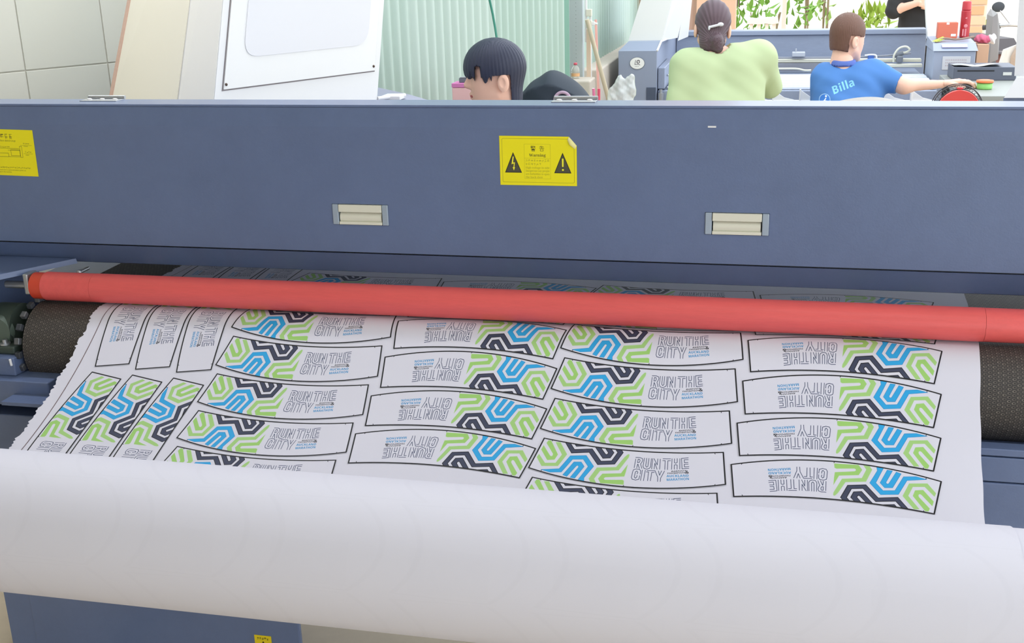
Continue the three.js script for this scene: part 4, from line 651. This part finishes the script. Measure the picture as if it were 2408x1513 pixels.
// a hand from its wrist: palm, four fingers of unequal length with two bends, and a thumb leaving the side
function hand(w, dir, palm, curl, flip = 1) {
  const D = V(...dir).normalize(), N = V(...palm).normalize(), S = D.clone().cross(N).normalize().multiplyScalar(flip), W = V(...w), at = (d, s, n) => W.clone().addScaledVector(D, d).addScaledVector(S, s).addScaledVector(N, n).toArray();
  const L = [];
  for (const s of [-0.026, -0.009, 0.009, 0.026]) L.push([at(0.0, s * 0.7, 0), at(0.078, s, 0), 0.014, 0.0115]);
  [[-0.029, 0.036, 0.022, 0.018], [-0.01, 0.042, 0.027, 0.02], [0.01, 0.04, 0.025, 0.019], [0.029, 0.03, 0.018, 0.016]].forEach(([s, a, b, c]) => {
    let d = 0.08, n = 0, ang = curl * 0.5; const pts = [at(d, s, n)];
    for (const l of [a, b, c]) { d += Math.cos(ang) * l; n += Math.sin(ang) * l; pts.push(at(d, s * 1.08, n)); ang += curl; }
    for (let i = 0; i < 3; i++) L.push([pts[i], pts[i + 1], 0.0098 - i * 0.0008, 0.0088 - i * 0.0008]);
  });
  L.push([at(0.018, -0.026, 0.004), at(0.05, -0.05, 0.012), 0.0135, 0.0115], [at(0.05, -0.05, 0.012), at(0.085, -0.052, 0.026), 0.011, 0.0085]);
  const lo = [9, 9, 9], hi = [-9, -9, -9]; L.forEach(([a, b]) => [a, b].forEach((p) => p.forEach((v, k) => { lo[k] = Math.min(lo[k], v - 0.03); hi[k] = Math.max(hi[k], v + 0.03); })));
  return sdfGeo((x, y, z) => { let d = 9; for (const [a, b, ra, rb] of L) d = smin(d, bone(x, y, z, a, b, ra, rb), 0.006); return d; }, lo, hi, 0.0038);
}
const darkTrousers = M(0x33363f, 0.8);
{ // youth, seated in profile, facing left
  const n = [-0.452, 1.03, -1.897], sl = [-0.42, 0.985, -1.735], sr = [-0.44, 0.985, -2.06], hp = [-0.37, 0.56, -1.89];
  makePerson({ label: 'person with black mop hair seated in profile facing left', base: [-0.4, -1.9], head: [-0.467, 1.158, -1.903], fwd: [-0.976, -0.03, 0.219], hair: 'mop', hairMat: hairBlack,
    bones: [[n, [-0.44, 0.93, -1.895], 0.056, 0.075], [sl, sr, 0.062, 0.062], [[-0.43, 0.93, -1.83], [-0.37, 0.62, -1.84], 0.11, 0.115], [[-0.43, 0.93, -1.96], [-0.37, 0.62, -1.95], 0.11, 0.115], [hp, [-0.4, 0.8, -1.89], 0.13, 0.11],
      [sl, [-0.5, 0.72, -1.7], 0.055, 0.044], [[-0.5, 0.72, -1.7], [-0.72, 0.68, -1.78], 0.042, 0.028], [sr, [-0.5, 0.72, -2.1], 0.055, 0.044], [[-0.5, 0.72, -2.1], [-0.72, 0.68, -2.02], 0.042, 0.028],
      [[-0.37, 0.53, -1.8], [-0.8, 0.52, -1.78], 0.088, 0.062], [[-0.8, 0.52, -1.78], [-0.78, 0.08, -1.78], 0.056, 0.04], [[-0.37, 0.53, -1.98], [-0.8, 0.52, -2.0], 0.088, 0.062], [[-0.8, 0.52, -2.0], [-0.78, 0.08, -2.0], 0.056, 0.04], [[-0.77, 0.04, -1.78], [-0.93, 0.035, -1.78], 0.042, 0.03], [[-0.77, 0.04, -2.0], [-0.93, 0.035, -2.0], 0.042, 0.03]],
    hands: [{ wrist: [-0.72, 0.68, -1.78], dir: [-1, -0.1, -0.2], palm: [0, -1, 0], curl: 0.35 }, { wrist: [-0.72, 0.68, -2.02], dir: [-1, -0.1, 0.2], palm: [0, -1, 0], curl: 0.35, flip: -1 }],
    clothes: [{ name: 'white_shirt', bones: [1, 2, 3, 4, 5, 7], mat: M(0xe6e6ea, 0.8), neck: 0.07 }, { name: 'trousers', bones: [9, 10, 11, 12], mat: darkTrousers, off: 0.012 }] });
}
{ // woman from behind
  const nk = [0.2, 1.1, -3.555], sl = [0.068, 1.04, -3.52], sr = [0.405, 1.072, -3.6], el = [0.03, 0.83, -3.42], er = [0.462, 0.92, -3.74];
  const p = makePerson({ label: 'person in a pale green shirt with a low bun, seen from behind', base: [0.24, -3.5], head: [0.18, 1.197, -3.6], fwd: [-0.1, -0.12, -1], tilt: 0.05, hair: 'bun', hairMat: hairBrown,
    bones: [[nk, [0.215, 1.0, -3.55], 0.055, 0.08], [sl, sr, 0.06, 0.062], [[0.15, 0.98, -3.54], [0.17, 0.66, -3.44], 0.115, 0.12], [[0.31, 1.0, -3.57], [0.31, 0.66, -3.46], 0.115, 0.12], [[0.24, 0.55, -3.42], [0.24, 0.8, -3.48], 0.15, 0.125],
      [sl, el, 0.058, 0.046], [el, [0.1, 0.83, -3.9], 0.043, 0.028], [sr, er, 0.06, 0.047], [er, [0.4, 0.86, -4.12], 0.044, 0.028],
      [[0.15, 0.53, -3.45], [0.13, 0.53, -3.88], 0.09, 0.064], [[0.13, 0.53, -3.88], [0.13, 0.08, -3.86], 0.056, 0.04], [[0.33, 0.53, -3.47], [0.36, 0.53, -3.9], 0.09, 0.064], [[0.36, 0.53, -3.9], [0.36, 0.08, -3.88], 0.056, 0.04], [[0.13, 0.04, -3.85], [0.13, 0.035, -4.0], 0.042, 0.03], [[0.36, 0.04, -3.87], [0.37, 0.035, -4.02], 0.042, 0.03]],
    hands: [{ wrist: [0.1, 0.83, -3.9], dir: [0.2, -0.1, -1], palm: [0, -1, 0], curl: 0.3 }, { wrist: [0.4, 0.86, -4.12], dir: [-0.15, -0.1, -1], palm: [0, -1, 0], curl: 0.3, flip: -1 }],
    clothes: [{ name: 'green_shirt', bones: [1, 2, 3, 4, 5, 7], mat: M(0xbccb9e, 0.85), off: 0.014, wrinkle: 0.0016, neck: 0.066 }, { name: 'trousers', bones: [9, 10, 11, 12], mat: darkTrousers, off: 0.012 }] });
  const clip = obj('hair_clip', [new THREE.SphereGeometry(0.013, 16, 10).scale(1.1, 0.75, 0.6).translate(-0.032, 0.028, -0.1), new THREE.SphereGeometry(0.011, 16, 10).scale(0.5, 1, 0.6).translate(0.02, 0.01, -0.103), rod([0.018, 0.014, -0.103], [-0.03, 0.027, -0.103], 0.006)].map((g) => g.applyMatrix4(p.mat)), M(0xd9d9de, 0.3), p.t); void clip;
}
{ // man in blue, turned to the right, reaching for the mouse
  const nk = [0.833, 0.985, -4.315], sl = [0.748, 0.895, -4.345], sr = [0.99, 0.915, -4.3], er = [1.14, 0.862, -4.235], wr = [1.35, 0.864, -4.3];
  const e = V(0.985, 0.118, 0.129).normalize(), up = V(-0.118, 0.985, 0).normalize(), og = V(0.743, 0.906, -4.319);
  const shirtTex = canvasTex(1024, 1024, (c) => {
    c.fillStyle = '#4d80c2'; c.fillRect(0, 0, 1024, 1024); const k = 1024 / 0.6, X = (u) => (u + 0.2) * k, Y = (v) => (0.2 - v) * k;
    c.fillStyle = '#8fd2f4'; c.save(); c.translate(X(0.05), Y(-0.086)); c.rotate(-0.3); c.font = 'bold 96px sans-serif'; c.fillText('Billa', 0, 0, 215); c.restore();
    c.fillStyle = '#3f7fd6'; c.strokeStyle = '#a9cdf2'; c.lineWidth = 6; c.beginPath(); c.arc(X(0.005), Y(-0.108), 50, 0, 7); c.fill(); c.stroke();
    c.strokeStyle = '#f2f6fa'; c.lineWidth = 9; c.lineCap = 'round'; c.beginPath(); c.moveTo(X(-0.02), Y(-0.125)); c.lineTo(X(0.004), Y(-0.111)); c.lineTo(X(0.024), Y(-0.117)); c.moveTo(X(0.004), Y(-0.111)); c.lineTo(X(0.012), Y(-0.1)); c.stroke(); c.beginPath(); c.fillStyle = '#f2f6fa'; c.arc(X(0.013), Y(-0.09), 9, 0, 7); c.fill();
  });
  makePerson({ label: 'person in a blue polo shirt reaching right towards a mouse', base: [0.86, -4.25], head: [0.838, 1.08, -4.345], fwd: [0.72, -0.08, -0.66], hair: 'short', hairMat: hairWarm,
    bones: [[nk, [0.84, 0.9, -4.3], 0.054, 0.075], [sl, sr, 0.056, 0.058], [[0.8, 0.84, -4.3], [0.8, 0.52, -4.2], 0.105, 0.115], [[0.93, 0.85, -4.28], [0.9, 0.52, -4.18], 0.105, 0.115], [[0.86, 0.45, -4.16], [0.86, 0.7, -4.22], 0.135, 0.12],
      [sr, er, 0.052, 0.042], [er, wr, 0.038, 0.026], [sl, [0.72, 0.68, -4.42], 0.052, 0.042], [[0.72, 0.68, -4.42], [0.9, 0.6, -4.5], 0.038, 0.026],
      [[0.82, 0.43, -4.24], [1.12, 0.5, -4.46], 0.085, 0.06], [[1.12, 0.5, -4.46], [1.12, 0.08, -4.46], 0.054, 0.04], [[0.93, 0.43, -4.12], [1.2, 0.5, -4.26], 0.085, 0.06], [[1.2, 0.5, -4.26], [1.2, 0.08, -4.26], 0.054, 0.04], [[1.13, 0.04, -4.46], [1.26, 0.035, -4.52], 0.042, 0.03], [[1.21, 0.04, -4.26], [1.34, 0.035, -4.32], 0.042, 0.03]],
    hands: [{ wrist: [1.35, 0.868, -4.3], dir: [0.97, 0.12, -0.1], palm: [0.1, -1, 0], curl: 0.42, flip: 1 }, { wrist: [0.9, 0.6, -4.5], dir: [0.9, -0.1, -0.3], palm: [0, -1, 0], curl: 0.4, flip: -1 }],
    clothes: [{ name: 'blue_shirt', bones: [1, 2, 3, 4, 5, 7], mat: M(0xffffff, 0.8, 0, { map: shirtTex }), off: 0.012, wrinkle: 0.0025, neck: 0.062, cuts: [[[1.115, 0.87, -4.24], [1, -0.25, 0.3]]], uv: (x, y, z) => { const d = V(x, y, z).sub(og); return [(d.dot(e) + 0.2) / 0.6, (d.dot(up) + 0.4) / 0.6]; } },
      { name: 'collar', bones: [0], mat: M(0x5a70b8, 0.8), off: 0.01, cuts: [[[0.833, 0.992, -4.31], [0.0, 1, 0.1]], [[0.833, 0.958, -4.31], [0, -1, 0]]] }, { name: 'trousers', bones: [9, 10, 11, 12], mat: darkTrousers, off: 0.012 }] });
}
{ // standing figure in black outside, elbow out
  const nk = [1.58, 1.36, -7.7], sl = [1.43, 1.28, -7.7], sr = [1.75, 1.28, -7.72], el = [1.365, 1.045, -7.62], er = [1.84, 1.03, -7.66];
  makePerson({ label: 'person in loose black clothes standing outdoors with one elbow out', base: [1.58, -7.7], head: [1.58, 1.47, -7.7], fwd: [0.1, 0, 1], hair: 'short', hairMat: hairBlack,
    bones: [[nk, [1.58, 1.25, -7.7], 0.055, 0.075], [sl, sr, 0.06, 0.06], [[1.53, 1.22, -7.7], [1.54, 0.9, -7.7], 0.1, 0.11], [[1.64, 1.22, -7.7], [1.63, 0.9, -7.7], 0.1, 0.11], [[1.59, 0.82, -7.7], [1.59, 1.05, -7.7], 0.13, 0.11],
      [sl, el, 0.056, 0.05], [el, [1.54, 1.11, -7.5], 0.042, 0.028], [sr, er, 0.056, 0.046], [er, [1.66, 1.1, -7.52], 0.042, 0.028], [[1.52, 0.8, -7.7], [1.51, 0.45, -7.7], 0.088, 0.062], [[1.51, 0.45, -7.7], [1.51, 0.0, -7.7], 0.056, 0.04], [[1.66, 0.8, -7.7], [1.67, 0.45, -7.7], 0.088, 0.062], [[1.67, 0.45, -7.7], [1.67, 0.0, -7.7], 0.056, 0.04], [[1.51, 0.03, -7.7], [1.5, 0.03, -7.54], 0.042, 0.03], [[1.67, 0.03, -7.7], [1.68, 0.03, -7.54], 0.042, 0.03]],
    hands: [{ wrist: [1.54, 1.11, -7.5], dir: [1, 0.1, 0.1], palm: [0, 0, -1], curl: 0.4 }, { wrist: [1.66, 1.1, -7.52], dir: [-1, 0.2, 0.0], palm: [0, 0, -1], curl: 0.4, flip: -1 }],
    clothes: [{ name: 'black_shirt', bones: [1, 2, 3, 4, 5, 7], mat: M(0x2c2b2c, 0.85), off: 0.016, neck: 0.07 }, { name: 'trousers', bones: [9, 10, 11, 12], mat: M(0x2a2a30, 0.85), off: 0.014 }] });
}
// ---------------------------------------------------------------- outdoors
function leafy(name, label, x, z, h, w, n, col, group, y0 = -0.1) {
  const t = thing(name, label, 'plant', [x, y0, z], group), L = [];
  for (let i = 0; i < n; i++) {
    const a = rnd() * 6.283, r = w * Math.sqrt(rnd()), y = h * (0.25 + 0.75 * rnd()), s = 0.06 + rnd() * 0.08, g = new THREE.BufferGeometry();
    g.setAttribute('position', new THREE.Float32BufferAttribute([0, 0, 0, s * 0.28, s * 0.5, 0.012, 0, s * 1.3, -0.02, -s * 0.28, s * 0.5, 0.012], 3)); g.setIndex([0, 1, 2, 0, 2, 3]); g.computeVertexNormals();
    L.push(g.rotateX(rnd() * 2.6 - 0.5).rotateY(rnd() * 6.283).translate(r * Math.cos(a), y, r * Math.sin(a)));
  }
  obj('foliage', L, new THREE.MeshPhysicalMaterial({ color: col, roughness: 0.8, side: THREE.DoubleSide }), t);
  const st = []; for (let i = 0; i < 4; i++) { const a = rnd() * 6.283; st.push(rod([0.02 * i, 0, 0], [w * 0.5 * Math.cos(a), h * 0.8, w * 0.5 * Math.sin(a)], 0.012, 0.006, 6)); }
  obj('stem', st, M(0x8b7a5e, 0.9), t);
}
const G = 'bushes beyond the rear opening';
leafy('bush', 'pale green bush behind the white balustrade', 0.32, -11.3, 1.15, 0.45, 200, 0x6f9a3c, G);
leafy('climbing_plant', 'tall leafy climbing plant right of the pinkish outdoor post', 0.78, -12.6, 2.6, 0.13, 120, 0x7aa645, G);
leafy('climbing_plant', 'sparse pale climbing plant between the outdoor post and the man in blue', 1.02, -13.0, 2.6, 0.1, 50, 0x8fae58, G);
leafy('bush', 'yellow-green bush left of the standing person in black', 1.36, -9.75, 1.0, 0.2, 190, 0x93ab3f, G);
leafy('bush', 'pale yellow shrub right of the red flask', 2.25, -10.5, 1.5, 0.25, 120, 0xa8ad5e, G);
{
  const f = thing('balustrade', 'white outdoor balustrade with a scalloped rail and square balusters', 'fence', [0, -0.1, -10.55]); const m = M(0xefe3d8, 0.7);
  obj('top_rail', extrudeZ([[0.165, 0.86], [0.17, 0.905], [0.21, 0.915], [0.25, 0.908], [0.29, 0.918], [0.33, 0.91], [0.37, 0.92], [0.41, 0.912], [0.47, 0.922], [0.48, 0.865], [0.42, 0.855], [0.35, 0.865], [0.28, 0.856], [0.22, 0.862]], -0.05, 0.05, 0.004), m, f);
  for (const x of [0.205, 0.285, 0.365, 0.44]) obj('baluster', bx(x - 0.018, x + 0.018, 0.06, 0.856, -0.025, 0.025, 0.006), m, f); obj('plinth', bx(0.12, 0.52, 0, 0.06, -0.06, 0.06, 0.004), m, f);
  const p = thing('outdoor_post', 'pinkish square post beside the white balustrade', 'post', [0.535, -0.1, -10.1]); obj('shaft', bx(-0.022, 0.022, 0, 3.4, -0.03, 0.03, 0.004), M(0xf0d2c6, 0.7), p); obj('foot', bx(-0.05, 0.05, 0, 0.05, -0.05, 0.05, 0.004), M(0xe0c2b6, 0.7), p);
  const h = thing('rope_pair', 'pair of dark cords hanging outside left of the balustrade', 'cord', [0.06, 0, -10.3]); obj('cord', rod([0, 0.95, 0], [0.006, 3.2, 0], 0.009), M(0x54443e, 0.8), h); obj('cord', rod([0.022, 0.94, 0], [0.026, 3.2, 0], 0.006), M(0x54443e, 0.8), h);
  const s = thing('brick_house_wall', 'low peach brick wall standing outside right of the red flask', 'wall', [0, -0.1, -9.9]);
  const bm = [M(0xe3b48d, 0.85), M(0xdca97f, 0.85), M(0xe9c09d, 0.85)]; obj('mortar', bx(1.9, 2.42, 0, 1.35, -0.1, -0.01, 0), M(0xead9c4, 0.9), s);
  for (let r = 0; r < 14; r++) for (let q = 0; q < 3; q++) obj('brick', bx(1.905 + q * 0.17 + (r % 2) * 0.02, 1.905 + q * 0.17 + (r % 2) * 0.02 + 0.15, 0.01 + r * 0.095, 0.09 + r * 0.095, -0.02, 0.005, 0.004), bm[(r * 2 + q) % 3], s);
}
{ // parked motorbike at the right
  const t = thing('motorbike', 'parked brown and silver motorbike outside at the right', 'motorbike', [2.36, -0.1, -8.4]); t.rotation.y = 0.35;
  const bodyM = M(0xb9a290, 0.35), tyre = M(0x4a4648, 0.8), chrome = M(0xc9c9cc, 0.2, 0.9), mar = M(0x94685e, 0.4);
  for (const z of [-0.62, 0.62]) { const w = obj('wheel', new THREE.TorusGeometry(0.25, 0.05, 14, 48).rotateY(Math.PI / 2).translate(0, 0.3, z), tyre, t); const sp = []; for (let i = 0; i < 10; i++) sp.push(rod([0, 0.3, z], [0, 0.3 + 0.22 * Math.cos(i * 0.628), z + 0.22 * Math.sin(i * 0.628)], 0.005, 0.005, 6)); obj('spokes', sp, chrome, w); }
  obj('front_fairing', hull([[-0.09, 0.95, 0.42], [0.09, 0.95, 0.42], [-0.16, 0.75, 0.36], [0.16, 0.75, 0.36], [-0.14, 0.4, 0.34], [0.14, 0.4, 0.34], [-0.05, 0.6, 0.6], [0.05, 0.6, 0.6], [-0.05, 0.9, 0.55], [0.05, 0.9, 0.55]]), bodyM, t);
  obj('side_body', hull([[-0.13, 0.72, -0.1], [0.13, 0.72, -0.1], [-0.12, 0.45, 0.1], [0.12, 0.45, 0.1], [-0.1, 0.78, -0.7], [0.1, 0.78, -0.7], [-0.1, 0.5, -0.5], [0.1, 0.5, -0.5]]), mar, t);
  obj('seat', hull([[-0.13, 0.76, 0.0], [0.13, 0.76, 0.0], [-0.12, 0.85, -0.1], [0.12, 0.85, -0.1], [-0.1, 0.86, -0.65], [0.1, 0.86, -0.65], [-0.1, 0.79, -0.68], [0.1, 0.79, -0.68]]), M(0x4a4446, 0.6), t);
  obj('handlebar', tube([[-0.34, 0.98, 0.26], [-0.2, 1.0, 0.38], [0, 0.98, 0.42], [0.2, 1.0, 0.38], [0.34, 0.98, 0.26]], 0.014), chrome, t);
  for (const s of [-1, 1]) { const g = obj('grip', rod([s * 0.26, 0.99, 0.33], [s * 0.36, 0.975, 0.24], 0.02), tyre, t); void g; const m = obj('mirror', new THREE.SphereGeometry(1, 16, 12).scale(0.055, 0.04, 0.012).translate(s * 0.3, 1.14, 0.34), darkGrey, t); obj('mirror_stem', rod([s * 0.2, 1.0, 0.38], [s * 0.29, 1.12, 0.34], 0.006), chrome, m); }
  obj('headlight', new THREE.SphereGeometry(0.07, 20, 14).scale(1.2, 0.9, 0.6).translate(0, 0.94, 0.53), M(0xe6e6e2, 0.15), t); obj('fork', [rod([-0.06, 0.8, 0.48], [-0.06, 0.3, 0.62], 0.02), rod([0.06, 0.8, 0.48], [0.06, 0.3, 0.62], 0.02)], chrome, t);
  obj('leg_shield', hull([[-0.2, 0.8, 0.3], [-0.19, 0.8, 0.34], [-0.22, 0.45, 0.2], [-0.2, 0.42, 0.24], [-0.1, 0.85, 0.36], [-0.1, 0.4, 0.3]]), M(0xe6e2dc, 0.3), t);
}
//END//
renderer.render(scene, camera);
